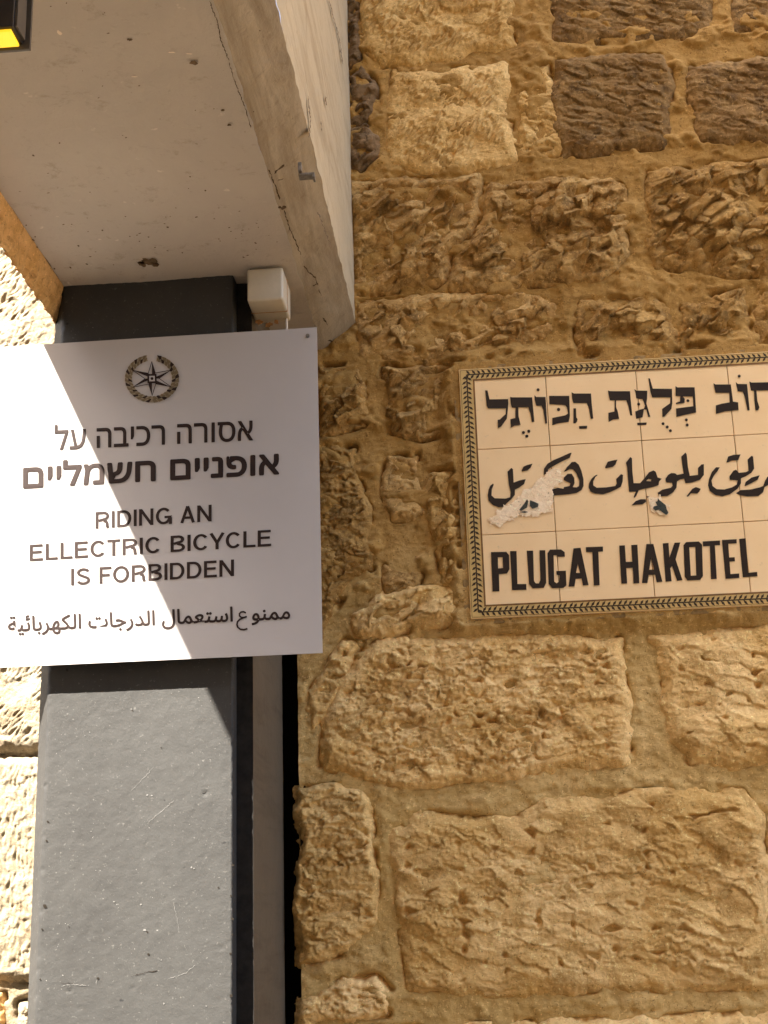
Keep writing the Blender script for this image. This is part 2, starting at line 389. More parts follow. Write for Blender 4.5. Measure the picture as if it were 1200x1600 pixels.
def mortar(x0, x1, z0, z1, step, parent, name='mortar', y=0.0, mat=None, near=None, amp=1.0, skip=None, smear=None, collar=None):
    gx = np.arange(x0, x1+step*.5, step); gz = np.arange(z0, z1+step*.5, step)
    X, Z = np.meshgrid(gx, gz, indexing='ij')
    h = .0028*fbm(X/.09, Z/.09, 4, 77)+.0010*fbm(X/.012, Z/.012, 3, 78)+.003*np.clip(fbm(X/.05, Z/.03, 3, 79), 0, 1)
    h *= amp
    if near is not None:
        dmin = np.full(X.shape, 1.0)
        for pl in near:
            xs = [p[0] for p in pl]; zs = [p[1] for p in pl]
            mk_ = (X > min(xs)-.03) & (X < max(xs)+.03) & (Z > min(zs)-.03) & (Z < max(zs)+.03)
            if not mk_.any(): continue
            dd = -sdf(X[mk_], Z[mk_], pl)
            dmin[mk_] = np.minimum(dmin[mk_], np.abs(dd))
        if collar is not None:
            cx0, cz0, cz1 = collar; ddx = np.maximum(cx0-X, 0); ddz = np.maximum(np.maximum(cz0-Z, Z-cz1), 0); dd_ = np.hypot(ddx, ddz)+.004*fbm(X/.03, Z/.03, 3, 98)
            h += .019*sstep(.035, .002, dd_)*(1+.25*fbm(X/.02, Z/.02, 3, 99))
        if smear is not None:
            up = smear(X, Z)
            h += up*(.0085*sstep(.05, .40, fbm(X/.085, Z/.06, 4, 95))+.0012*fbm(X/.04, Z/.03, 3, 96)+.0035)+.0010*fbm(X/.007, Z/.006, 2, 97)+.0007*facets(X/.016, Z/.011, 94, 1.3)-.010*np.clip(perlin(X/.014, Z/.010, 93)-.62, 0, 1)
        g = sstep(.011, .003, dmin)*sstep(-.05, .22, fbm(X/.07, Z/.05, 3, 91))
        h -= .017*g
        h += .004*sstep(.008, .02, dmin)*sstep(-.1, .3, fbm(X/.07, Z/.07, 3, 92))
    if collar is not None: h = np.where(dd_ < .004, np.minimum(h, .0225), h)
    nx, nz = X.shape
    I, J = np.meshgrid(np.arange(nx-1), np.arange(nz-1), indexing='ij')
    I = I.ravel(); J = J.ravel()
    if skip is not None:
        cx = gx[I]+step/2; cz = gz[J]+step/2
        k = ~((cx > skip[0]) & (cx < skip[1]) & (cz > skip[2]) & (cz < skip[3])); I = I[k]; J = J[k]
    V = np.stack([X.ravel(), (y-h).ravel(), Z.ravel()], 1)
    Fc = np.stack([I*nz+J, (I+1)*nz+J, (I+1)*nz+J+1, I*nz+J+1], 1)
    u, inv = np.unique(Fc, return_inverse=True); V = V[u]; Fc = inv.reshape(Fc.shape)
    return mk(name, V, Fc, mat or M_mort, parent, True)

# ================================================================== ground
g = MB()
def gnd(name, x0, x1, y0, y1, z, mat):
    nx = 24; V = []; Fq = []
    for i in range(nx+1):
        for j in range(nx+1): V.append((x0+(x1-x0)*i/nx, y0+(y1-y0)*j/nx, z))
    for i in range(nx):
        for j in range(nx): a = i*(nx+1)+j; Fq.append((a, a+nx+1, a+nx+2, a+1))
    return mk(name, V, Fq, mat)
tag(gnd('alley_ground', -60, 60, -60, 60, 0, M_pave), kind='structure')

# ================================================================== unseen house added to shade the alley and cut ambient light (behind the camera)
opp = empty('shading_house', (0, -4.6, 0), 'tall plain unseen house behind the viewer, added to shade the narrow alley', 'house')
OH = 8.5
mb = MB(); mb.box((-14, -9.0, 0), (5, -4.6, OH)); mb.build('wall', M_outer, opp)
mb = MB(); mb.box((-14.1, -9.1, OH), (5.1, -4.52, OH+.18)); mb.build('coping', M_pave, opp)
# ================================================================== right stone wall
wall = empty('stone_wall', (0.8, 0, 0), 'rough golden limestone block wall in shade, carrying the glazed tile street name sign', 'wall')
R, K, T, VT = 'rock', 'peck', 'tool', 'vtool'
stones = [
 # outline in photo pixels, relief, material, height
 ([(568,-70),(796,-70),(800,70),(690,94),(595,104),(570,78)], T, M_tool, .014),
 ([(862,-70),(1112,-70),(1105,42),(1065,60),(930,66),(870,60)], 'dressed', M_dark[0], .010),
 ([(1146,-70),(1400,-70),(1400,36),(1150,50)], 'dressed', M_dark[1], .012),
 ([(616,114),(792,106),(803,250),(760,266),(660,268),(612,256)], T, M_tool, .012),
 ([(546,118),(566,108),(582,124),(590,150),(572,186),(548,190)], R, M_grey, .010),
 ([(547,204),(572,196),(590,214),(588,246),(560,268),(547,262)], R, M_grey, .008),
 ([(545,-60),(562,-60),(562,96),(546,104)], R, M_grey, .008),
 ([(812,112),(856,106),(866,170),(880,238),(846,248),(816,242)], 'broad', M_tool, .007),
 ([(874,98),(1030,86),(1046,112),(1048,165),(1035,230),(890,244),(872,200)], 'dressed', M_dark[0], .016),
 ([(1084,106),(1300,86),(1400,90),(1400,216),(1100,222),(1078,170)], 'dressed', M_dark[1], .018),
 ([(550,292),(600,284),(752,282),(744,340),(706,398),(692,446),(556,462)], R, M_rock, .016),
 ([(766,292),(958,278),(972,300),(976,400),(930,438),(800,448),(706,456),(718,400),(762,340)], R, M_rock, .016),
 ([(1014,272),(1200,256),(1420,246),(1420,440),(1140,430),(1030,418),(1016,390)], R, M_gold, .014),
 ([(560,476),(690,464),(780,458),(866,480),(856,516),(786,560),(716,568),(640,556),(566,556)], R, M_rock, .012),
 ([(908,478),(1018,462),(1056,520),(1060,552),(908,562),(900,512)], R, M_gold, .012),
 ([(1068,472),(1164,458),(1172,540),(1070,548)], R, M_gold, .010),
 ([(1182,458),(1420,448),(1420,530),(1188,538)], R, M_gold, .010),
 ([(600,572),(704,578),(706,676),(660,686),(612,678),(602,650)], R, M_rock, .012),
 ([(500,574),(566,572),(568,664),(502,680)], R, M_gold, .008),
 ([(488,702),(554,702),(562,760),(577,800),(580,888),(545,918),(500,990),(486,990)], K, M_gold, .012),
 ([(604,714),(650,714),(658,760),(654,800),(644,811),(614,811),(600,775)], 'broad', M_rock, .008),
 ([(669,744),(708,744),(716,800),(722,918),(697,918),(679,840),(665,776)], R, M_tool, .012),
 ([(602,884),(658,897),(650,922),(606,928)], 'broad', M_rock, .008),
 ([(552,956),(600,938),(655,924),(716,922),(722,972),(650,984),(600,990),(560,992)], R, M_low[0], .020),
 ([(488,1078),(540,1002),(566,1008),(540,1066),(506,1128),(486,1140)], K, M_low[1], .012),
 ([(584,1006),(720,1004),(840,1000),(966,1000),(975,1070),(984,1140),(984,1188),(830,1206),(676,1224),(583,1219),(502,1196),(508,1130),(545,1062)], K, M_low[0], .015),
 ([(1016,1000),(1200,984),(1420,972),(1420,1186),(1200,1192),(1078,1190),(1052,1156),(1042,1075)], 'broad', M_low[1], .015),
 ([(468,1234),(558,1234),(577,1258),(584,1330),(590,1440),(546,1484),(468,1506)], K, M_tool, .016),
 ([(622,1302),(666,1274),(800,1287),(856,1256),(1015,1239),(1156,1239),(1187,1280),(1196,1390),(1202,1538),(930,1546),(805,1551),(642,1540),(628,1455),(618,1335)], 'broad', M_low[0], .013),
 ([(1226,1228),(1420,1216),(1420,1530),(1236,1536)], 'broad', M_low[1], .015),
 ([(466,1570),(552,1524),(590,1528),(614,1552),(606,1584),(520,1592),(466,1600)], K, M_low[1], .012),
 ([(462,1622),(560,1612),(760,1604),(770,1900),(462,1900)], K, M_low[0], .020),
 ([(800,1602),(1100,1590),(1420,1580),(1420,1900),(806,1900)], K, M_low[1], .020),
]
for poly, kind, mt, h0 in stones:
    big = max(p[0] for p in poly)-min(p[0] for p in poly) > 150
    stone(poly, kind, mt, wall, h0, step=.0020, rough_edge=.013 if kind != 'flat' else .006, edge=.026 if big else .014, ins=-.0085 if big else -.004)
fine = list(stone_sd)
fx0, fx1, fz0, fz1 = -.345, .80, 1.10, 3.42
mortar(fx0, .66, 1.22, 3.42, .0028, wall, near=fine, smear=lambda X, Z: .62+.38*sstep(1.98, 2.12, Z), collar=(-.052, 2.058, 2.548))
# coarser masonry of the same wall beyond the edges of the photograph
def rows(x0, x1, z0, z1, parent, mats, hole=None, seed=3, step=.013, kinds=(K, R), y=0.0):
    r = random.Random(seed); z = z0
    while z < z1-.05:
        hh = min(r.uniform(.24, .32), z1-z); x = x0-r.uniform(0, .2)
        while x < x1:
            ww = r.uniform(.28, .55); a, b_ = max(x, x0)+.012, min(x+ww, x1)-.012
            if b_-a > .06:
                parts = [(a, b_)]
                if hole and z+hh > hole[2] and z < hole[3] and b_ > hole[0] and a < hole[1]:
                    parts = []
                    if a < hole[0]-.07: parts.append((a, hole[0]-.015))
                    if b_ > hole[1]+.07: parts.append((hole[1]+.015, b_))
                for a2, b2 in parts:
                    q = [(a2, z+.012), (b2, z+.012+r.uniform(-.006, .006)), (b2-r.uniform(0, .01), z+hh-.012), (a2+r.uniform(0, .01), z+hh-.012)]
                    stone(q, r.choice(kinds), r.choice(mats), parent, .016, step=step, px=False, rough_edge=.010, edge=.02, y=y)
            x += ww
        z += hh
mlist = [M_low[0], M_low[1], M_tool, M_gold, M_rock]
rows(-.345, 2.6, 0.02, 1.16, wall, mlist, seed=5)
rows(.80, 2.6, 1.16, 3.40, wall, mlist, seed=9)
rows(-.2, 2.6, 3.42, 5.4, wall, mlist, seed=12)
mortar(-.345, 2.6, 0.0, 5.5, .02, wall, amp=.6, skip=(-.345, .64, 1.24, 3.40), y=.001)

# ================================================================== left stone wall (in the sun)
lwall = empty('stone_wall', (-1.6, 0, 0), 'cream tooled limestone wall in full sun, left of the dark grey pillar', 'wall')
k0 = len(stone_sd)
left = [
 ([(-560,180),(-160,170),(-160,330),(-560,340)], T, .014), ([(-130,170),(190,160),(190,330),(-130,330)], T, .014),
 ([(-560,360),(-320,360),(-320,640),(-560,650)], T, .014), ([(-295,356),(190,345),(190,640),(-295,640)], T, .016),
 ([(-560,670),(-60,662),(-60,890),(-560,900)], T, .014), ([(-35,660),(190,655),(190,885),(-35,890)], T, .014),
 ([(-560,920),(-240,914),(-240,1170),(-560,1180)], T, .014), ([(-215,912),(190,905),(190,1155),(60,1172),(-215,1176)], T, .018),
 ([(-560,1196),(-290,1196),(-290,1530),(-560,1530)], VT, .014), ([(-268,1196),(50,1186),(190,1176),(190,1518),(60,1530),(-268,1532)], VT, .016),
]
for poly, kind, h0 in left:
    stone(poly, kind, M_lit, lwall, h0, step=.0030 if max(p[0] for p in poly) < 0 else .0021, rough_edge=.008, amp=.6, ins=-.006, edge=.02)
stone([(-110,1548),(-30,1540),(4,1552),(9,1590),(2,1640),(-110,1650)], K, M_orange, lwall, .016, label='orange brown stone at the foot of the sunlit wall')
stone([(30,1568),(60,1560),(190,1552),(190,1800),(34,1810)], K, M_lit, lwall, .010)
stone([(-560,1560),(-130,1556),(-130,1800),(-560,1800)], K, M_lit, lwall, .014)
lnear = stone_sd[k0:]
mortar(-1.40, -.45, 1.22, 3.2, .004, lwall, near=lnear, mat=M_lit)
rows(-3.4, -.45, 0.02, 1.18, lwall, [M_lit], seed=21)
rows(-3.4, -1.42, 1.2, 3.2, lwall, [M_lit], seed=22, kinds=(T, VT))
rows(-3.4, -.84, 3.1, 5.4, lwall, [M_lit], seed=23, kinds=(T, VT))
mortar(-3.4, -.45, 0, 5.5, .025, lwall, mat=M_lit, amp=.6, skip=(-1.38, -.45, 1.24, 3.18), y=.001)
# recess behind the pillar, between the two walls, its shade painted near black
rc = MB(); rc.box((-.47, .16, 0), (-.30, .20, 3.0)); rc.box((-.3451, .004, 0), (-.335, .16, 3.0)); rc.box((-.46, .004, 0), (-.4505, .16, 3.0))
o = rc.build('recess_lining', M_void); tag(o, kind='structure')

# ================================================================== overhanging wing
ZS = 2.590                     # height of its underside
wing = empty('overhanging_building_wing', (-.5, 0, ZS), 'plastered building wing jutting out overhead, its pale underside above the notice', 'building')
def sheet(name, A, B, mat, parent, nu, nv, fn, smooth=True):
    """grid between profile points A..B (x, z) and along y from YA to YB, moved by fn"""
    V = []; YA, YB = -2.6, 0.012
    U, W = np.meshgrid(np.linspace(0, 1, nu), np.linspace(0, 1, nv), indexing='ij')
    Xs = A[0]+(B[0]-A[0])*U; Zs = A[1]+(B[1]-A[1])*U; Ys = YA+(YB-YA)*(1-(1-W)**1.0)
    dx, dz = fn(Xs, Ys, Zs, U)
    V = np.stack([(Xs+dx).ravel(), Ys.ravel(), (Zs+dz).ravel()], 1)
    I, J = np.meshgrid(np.arange(nu-1), np.arange(nv-1), indexing='ij'); I = I.ravel(); J = J.ravel()
    Fc = np.stack([I*nv+J, I*nv+J+1, (I+1)*nv+J+1, (I+1)*nv+J], 1)
    return mk(name, V, Fc, mat, parent, smooth)
XL, XR, XB = -.684, -.291, -.2290
def crease(Y, seed, a): return a*fbm(Y/.05, Y*0+seed, 4, seed)+a*.8*fbm(Y/.25, Y*0+seed, 2, seed+4)
def f_soff(X, Y, Z, U):
    e = np.where(U > .5, crease(Y, 31, .0035), crease(Y, 32, .003))*np.abs(2*U-1)**6
    return e, (.0026*fbm(X/.12, Y/.12, 4, 41)+.0007*fbm(X/.01, Y/.01, 2, 42))*(1-np.abs(2*U-1)**8)
sheet('soffit', (XL, ZS), (XR, ZS), M_plas, wing, 130, 520, f_soff)
def f_band(X, Y, Z, U):
    e0 = crease(Y, 31, .0035)*(1-U)**4; e1 = crease(Y, 33, .004)*U**4
    b_ = (.0035*fbm(U*1.2+3, Y/.09, 4, 44)+.002)*np.sin(U*math.pi)
    return e0+e1+b_*.7, -b_*.7
sheet('edge_band', (XR, ZS), (XB, ZS+.052), M_plas_band, wing, 26, 700, f_band)
def f_side(X, Y, Z, U): return crease(Y, 33, .004)*(1-U)**60+.0018*fbm(Y/.15, Z/.15, 4, 45)+.0004*fbm(Y/.012, Z/.012, 2, 46), 0*X
sheet('side_face', (XB, ZS+.052), (XB, 3.6), M_plas_side, wing, 200, 500, f_side)
def f_zero(X, Y, Z, U): return 0*X, 0*X
sheet('side_face', (XB, 3.6), (XB, 5.6), M_plas_side, wing, 3, 3, f_zero)
def f_edge(X, Y, Z, U):
    r = .008*fbm(U*1.5, Y/.05, 4, 51)+.006*facets(U*3+.3*fbm(U*3, Y/.02, 2, 57), Y/.018, 52, 1.4); e1 = crease(Y, 53, .0035)*U**2
    w_ = np.sin(U*math.pi*.5)
    return r*w_*.8+e1*.6, -r*w_*.3+e1*.5
sheet('stone_edging', (XL-.0005, ZS+.001), (-.701, 2.534), M_orange, wing, 26, 700, f_edge)
sheet('shadow_ledge_face', (-.701, 2.534), (-.8365, 2.752), M_orange, wing, 12, 500, lambda X, Y, Z, U: (crease(Y, 53, .0035)*.6*(1-U)**8, crease(Y, 53, .0035)*.5*(1-U)**8))  # slopes out to an unseen ledge added to cast the notice's shadow line
mb = MB(); mb.box((-.8365, -2.6, 2.752), (-.80, 0.012, 2.81)); mb.box((-.80, -2.6, 2.81), (-.795, .012, 5.6))
mb.box((-.795, -2.6, 5.55), (XB-.004, .012, 5.6)); mb.build('outer_face', M_outer, wing)
mb = MB(); mb.poly([[(XL, ZS), (XR, ZS), (XB, ZS+.052), (XB, 5.6), (-.80, 5.6), (-.80, 2.80), (-.8365, 2.752), (-.701, 2.534)]], -2.6, px=False)
mb.build('end_face', M_plas, wing)

def soff(u, v, dz=-.0015):
    """point of the underside seen at a pixel"""
    r = M @ np.array([(u-CX)/F, (CY-v)/F, -1.0]); t = (ZS+dz-CAM[2])/r[2]; return CAM+t*r
def sidep(u, v, dx=.0025):
    r = M @ np.array([(u-CX)/F, (CY-v)/F, -1.0]); t = (XB+dx-CAM[0])/r[0]; return CAM+t*r
def bandp(u, v, off=.0045):
    n_ = np.array([.052, 0, -.062]); n_ /= np.linalg.norm(n_); p0 = np.array([(XR+XB)/2, 0, ZS+.026])+n_*off*2.6
    r = M @ np.array([(u-CX)/F, (CY-v)/F, -1.0]); t = np.dot(p0-CAM, n_)/np.dot(r, n_); return CAM+t*r
def ribbon(mbx, pts, wid, fn, seed):
    """thin irregular dirt-filled crack through pixel points"""
    rr = random.Random(seed); dense = []
    for (a, b_) in zip(pts[:-1], pts[1:]):
        n_ = max(2, int(math.hypot(b_[0]-a[0], b_[1]-a[1])/2.2))
        for k in range(n_): t = k/n_; dense.append((a[0]+(b_[0]-a[0])*t+rr.uniform(-.9, .9), a[1]+(b_[1]-a[1])*t+rr.uniform(-.9, .9)))
    dense.append(pts[-1]); i = len(mbx.v)
    for k, (u, v_) in enumerate(dense):
        a = dense[max(k-1, 0)]; b_ = dense[min(k+1, len(dense)-1)]; L = math.hypot(b_[0]-a[0], b_[1]-a[1])+1e-6
        nx_, ny_ = -(b_[1]-a[1])/L, (b_[0]-a[0])/L
        w_ = wid*rr.uniform(.15, 1.0)*(0.3 if k in (0, len(dense)-1) else 1)
        mbx.v.append(tuple(fn(u+nx_*w_, v_+ny_*w_))); mbx.v.append(tuple(fn(u-nx_*w_, v_-ny_*w_)))
    for k in range(len(dense)-1): mbx.f.append((i+2*k, i+2*k+1, i+2*k+3, i+2*k+2))
def blob(mbx, u, v_, r1, r2, fn, seed, ang=0, n=14):
    rr = random.Random(seed); pts = []
    for k in range(n):
        t = 2*math.pi*k/n; q = rr.uniform(.55, 1.1); a = r1*q*math.cos(t); b_ = r2*q*math.sin(t)
        pts.append(tuple(fn(u+a*math.cos(ang)-b_*math.sin(ang), v_+a*math.sin(ang)+b_*math.cos(ang))))
    i = len(mbx.v); c_ = tuple(np.mean(pts, 0)); mbx.v += pts+[c_]
    for k in range(n): mbx.f.append((i+k, i+(k+1) % n, i+n))
cr = MB()
for q, wd in (([(327,0),(340,35),(345,62),(358,95)], 1.0), ([(358,98),(368,130),(384,172),(392,200)], .8), ([(420,265),(430,290),(437,312)], 1.3),
              ([(444,328),(452,356),(462,378),(470,398)], 1.1)):
    ribbon(cr, q, wd, soff, int(q[0][0]))
cr.build('crack', M_crack, wing)
cr = MB()
for q, wd in (([(474,415),(482,424),(492,433),(497,446)], 1.6), ([(498,452),(502,462)], 1.4), ([(504,496),(512,508)], 1.3), ([(428,271),(444,257)], 1.8),
              ([(434,283),(443,279)], 1.0), ([(512,532),(520,534)], 1.5), ([(516,550),(534,552)], 1.6), ([(488,447),(496,443)], 1.2)):
    ribbon(cr, q, wd, bandp, int(q[0][0])+3)
blob(cr, 444, 324, 5.5, 4.0, bandp, 4, -.5); blob(cr, 437, 324, 3, 2.5, bandp, 6)
cr.build('crack', M_crack, wing)
cr = MB()
for q, wd in (([(482,150),(485,190),(483,215)], 1.0), ([(508,150),(511,165)], .9), ([(496,330),(507,358),(516,382)], 1.5),
              ([(514,0),(530,60),(536,100)], .8), ([(502,190),(503,205)], .9)):
    ribbon(cr, q, wd, sidep, int(q[0][0])+9)
cr.build('crack', M_stain, wing)
st = MB()
blob(st, 232, 409, 17, 6, soff, 11, .05, 20); blob(st, 222, 413, 8, 5, soff, 12, .3); blob(st, 243, 414, 7, 4, soff, 13, -.4)
blob(st, 303, 98, 8, 4, soff, 14); blob(st, 203, 62, 5, 2.5, soff, 15); blob(st, 348, 172, 4, 2.5, soff, 16); blob(st, 358, 195, 4, 2, soff, 17)
for k in range(70):
    u = rnd.uniform(60, 420); v_ = rnd.uniform(0, 425)
    if rnd.random() < .55: v_ = rnd.uniform(330, 425); u = rnd.uniform(110, 440)
    blob(st, u, v_, rnd.uniform(.7, 2.6), rnd.uniform(.5, 1.2), soff, 100+k, rnd.uniform(-.3, .3), 8)
for (u, v_) in ((41,352),(55,370),(58,386),(52,375),(85,420),(110,418),(160,360),(262,355),(321,298),(52,243)): blob(st, u, v_, rnd.uniform(1.2, 2.6), 1.4, soff, int(u), .6, 9)
st.build('stain', M_stain, wing)
st = MB(); blob(st, 93, 51, 5, 3, soff, 5, .8, 9); blob(st, 268, 82, 6, 1.2, soff, 6); blob(st, 295, 84, 7, 1.2, soff, 7, .1); blob(st, 210, 120, 6, .8, soff, 8)
st.build('paint_chip', M_chip, wing)
# bent strap end fixed to the side face
hk = empty('bent_metal_strap', tuple(sidep(470, 272)), 'small bent steel strap end sticking out of the plaster side face overhead', 'bracket')
a = sidep(469, 255, .001); b_ = sidep(470, 271, .001)
m_ = MB(); m_.box((XB-.002, a[1]-.003, b_[2]), (XB+.003, a[1]+.008, a[2]), .0008)
m_.box((XB-.002, b_[1]-.004, b_[2]-.005), (XB+.020, b_[1]+.010, b_[2]-.0015), .0008)
m_.box((XB+.017, b_[1]-.004, b_[2]-.009), (XB+.020, b_[1]+.010, b_[2]-.004), .0006)
m_.build('strap', M_metal, hk)

# ================================================================== pillar
PY = -.330
pil = empty('painted_concrete_pillar', (-.54, -.17, 0), 'dark grey painted concrete pillar with chamfered edges behind the notice sheet', 'pillar')
prof = [(-.7065, -.12), (-.7065, PY+.030), (-.6845, PY), (-.3990, PY), (-.3990, PY+.031)]
def pillar_part(name, pr, z0, z1, mat, dz, amp=1.0, seed=60, ds=.004):
    pts = []
    for (a, b2) in zip(pr[:-1], pr[1:]):
        L = math.hypot(b2[0]-a[0], b2[1]-a[1]); n_ = max(2, int(L/ds))
        for k in range(n_): t = k/n_; pts.append((a[0]+(b2[0]-a[0])*t, a[1]+(b2[1]-a[1])*t, (a, b2)))
    pts.append((pr[-1][0], pr[-1][1], (pr[-2], pr[-1])))
    zs = np.arange(z0, z1+dz*.5, dz); n_ = len(pts)
    px_ = np.array([p[0] for p in pts]); py_ = np.array([p[1] for p in pts])
    nrm = []
    for p in pts:
        a, b2 = p[2]; dx, dy = b2[0]-a[0], b2[1]-a[1]; L = math.hypot(dx, dy); nrm.append((dy/L, -dx/L))
    nrm = np.array(nrm); arc = np.concatenate([[0], np.cumsum(np.hypot(np.diff(px_), np.diff(py_)))])
    A_, Z_ = np.meshgrid(arc, zs, indexing='ij')
    corner = np.zeros(n_)
    for c_ in pr[1:-1]: corner = np.maximum(corner, np.exp(-((px_-c_[0])**2+(py_-c_[1])**2)/.0035**2))
    h = amp*(.0004*fbm(A_/.02, Z_/.02, 4, seed)+.0003*fbm(A_/.006, Z_/.006, 2, seed+1))
    h = h-(.0006+.0070*np.clip(fbm(A_/.01, Z_/.010, 3, seed+2)-.14, 0, 1))*corner[:, None]
    pit = np.clip(perlin(A_/.013, Z_/.013, seed+4)-.80, 0, 1)
    h = h-.012*pit*amp
    V = np.stack([(px_[:, None]+nrm[:, 0:1]*h).ravel(), (py_[:, None]+nrm[:, 1:2]*h).ravel(), Z_.ravel()], 1)
    nz = len(zs); I, J = np.meshgrid(np.arange(n_-1), np.arange(nz-1), indexing='ij'); I = I.ravel(); J = J.ravel()
    Fc = np.stack([I*nz+J, (I+1)*nz+J, (I+1)*nz+J+1, I*nz+J+1], 1)
    return mk(name, V, Fc, mat, pil, True)
pillar_part('painted_face', prof, 1.30, ZS+.004, M_pil, .0035, ds=.0035)
pillar_part('rebate_strip', [(-.3990, PY+.031), (-.3735, PY+.031)], 0.0, ZS+.004, M_strip_shade, .02, amp=1.0, seed=90, ds=.005)
pillar_part('lower_face', prof, 0.0, 1.30, M_pil, .05, amp=.2, ds=.02)
pillar_part('side_face', [(-.3735, PY+.031), (-.3735, .005)], 1.30, ZS+.004, M_pilside, .006, ds=.008, seed=80)
pillar_part('side_face', [(-.3735, PY+.031), (-.3735, .005)], 0, 1.30, M_pilside, .05, amp=.2, ds=.02, seed=80)
mb = MB(); mb.box((-.705, -.125, 0), (-.66, .02, ZS+.004)); mb.build('rear_face', M_pilside, pil)
# scratches and drips on the face
sc = MB(); pf = lambda u, v_: P(u, v_, PY-.0007)
for q, wd in (([(205,1235),(222,1218),(240,1198)], .35), ([(230,1285),(252,1268),(272,1250)], .45), ([(95,1541),(115,1538),(135,1540)], .7), ([(150,1538),(152,1530)], .7),
              ([(272,1415),(277,1440),(280,1458)], .35), ([(262,1530),(290,1520),(305,1508)], .5)): ribbon(sc, q, wd, pf, int(q[0][0]))
for (u, v_, r_) in ((230,1242,2),(237,1243,1.6),(226,1453,3.0),(299,1355,2),(303,1357,1.6),(178,1409,1.6),(220,1413,1.8),(140,1144,1.4),(205,1108,1.2),(256,1568,2.0),(322,1572,1.4),(252,1500,1.2),(296,1288,1.0),(98,1524,1.8)):
    blob(sc, u, v_, r_, r_*.8, pf, int(u+v_), 0, 9)
for k in range(60):
    blob(sc, rnd.uniform(85, 360), rnd.uniform(1080, 1600), rnd.uniform(.4, .9), rnd.uniform(.3, .8), pf, 500+k, 0, 6)
sc.build('pale_scratches', simple('pale_scratch', (.13, .127, .12), .7), pil)
sc = MB()
for (u, v_, r_) in ((252,1168,1.4),(230,1456,1.8),(232,1491,2.6),(108,1448,1.4),(341,1387,1.6),(153,1529,3.0),(207,1110,1.2),(75,1284,2.2),(73,1314,2.0),(70,1416,4.0),(66,1452,2.0),(63,1530,1.6),(364,1352,2.2),(361,1400,2.4),(363,1436,2.6),(360,1490,2.2),(361,1556,3.0),(363,1460,1.8)):
    blob(sc, u, v_, r_, r_*.8, pf, int(u+v_*2), .4, 9)
ribbon(sc, [(205,1526),(225,1520),(246,1516)], .7, pf, 3)
ribbon(sc, [(95,1537),(115,1536)], .5, pf, 4)
sc.build('dark_chips', M_void, pil)

# ================================================================== notice sheet
SY = -.3520
sg = empty('notice_sign', (-.535, SY, 1.946), 'square white sheet notice forbidding electric bicycles, half sunlit, on the dark pillar', 'sign')
xl, xr, zb, zt = -.815, -.2590, 1.9462, 2.4772
nu, nv = 40, 40; V = []; Fq = []
def bend(x, z): return .0012*math.sin((x-xl)*5.2)+.0014*max(0, (x-xr+.10)/.10)**2*max(0, (z-zt+.12)/.12)
for side in (0, 1):
    for i in range(nu+1):
        for j in range(nv+1):
            x = xl+(xr-xl)*i/nu; z = zb+(zt-zb)*j/nv; V.append((x, SY-bend(x, z)+(.0016 if side else 0), z))
nvv = (nu+1)*(nv+1)
for i in range(nu):
    for j in range(nv):
        a = i*(nv+1)+j; Fq.append((a, a+nv+1, a+nv+2, a+1)); Fq.append(tuple(nvv+k for k in (a, a+1, a+nv+2, a+nv+1)))
V += V[:]; _k = 2*nvv
for i in range(nu):
    for j in (0, nv):
        a = _k+i*(nv+1)+j; b2 = a+nv+1; Fq.append((a, a+nvv, b2+nvv, b2) if j == 0 else (a, b2, b2+nvv, a+nvv))
for j in range(nv):
    for i in (0, nu):
        a = _k+i*(nv+1)+j; b2 = a+1; Fq.append((a, b2, b2+nvv, a+nvv) if i == 0 else (a, a+nvv, b2+nvv, b2))
_sh = mk('sheet', V, Fq, M_sheet, sg, True)
_sh.data.polygons.foreach_set('use_smooth', [k < 2*nu*nv for k in range(len(_sh.data.polygons))])
for z in (2.05, 2.38):
    mb = MB(); mb.box((-.66, SY+.0030, z), (-.42, PY-.0012, z+.03)); mb.build('mounting_batten', M_metal, sg)
mb = MB(); mb.tube([(-.274, SY-.0034, 2.463), (-.274, SY+.001, 2.463)], .0032, 12); mb.build('screw_head', M_metal, sg)

_ref = {}
def text_mesh(body):
    cu = bpy.data.curves.new('txt', 'FONT'); cu.body = body; cu.size = 1.0; cu.resolution_u = 5
    o = bpy.data.objects.new('txt', cu); COL.objects.link(o)
    dg = bpy.context.evaluated_depsgraph_get(); me = bpy.data.meshes.new_from_object(o.evaluated_get(dg))
    n = len(me.vertices); co = np.zeros(n*3, np.float32); me.vertices.foreach_get('co', co); co = co.reshape(-1, 3)[:, :2]
    fs = [tuple(p.vertices) for p in me.polygons]
    bpy.data.objects.remove(o); bpy.data.curves.remove(cu); bpy.data.meshes.remove(me)
    return co, fs
def lettering(name, body, u0, v0, u1, v1, cap, refch, mat, parent, bold=0.0, y=None):
    """body set on the baseline from pixel (u0,v0) to (u1,v1), letters cap pixels high"""
    co, fs = text_mesh(body); rc_, _ = text_mesh(refch); H = rc_[:, 1].max()-max(0, rc_[:, 1].min())
    x0, x1 = co[:, 0].min(), co[:, 0].max(); mb_ = MB()
    dirs = [(0, 0)] if bold == 0 else [(bold*math.cos(t), bold*math.sin(t)) for t in np.arange(0, 2*math.pi, math.pi/4)]
    for q, (bx, by) in enumerate(dirs):
        i = len(mb_.v)
        for (x, yy) in co:
            t = (x-x0)/(x1-x0); u = u0+(u1-u0)*t+bx; v_ = v0+(v1-v0)*t-yy/H*cap+by
            p = P(u, v_, SY); mb_.v.append((p[0], SY-bend(p[0], p[2])-.0006-q*.00003, p[2]))
        mb_.f += [tuple(i+k for k in f) for f in fs]
    return mb_.build(name, mat, parent)
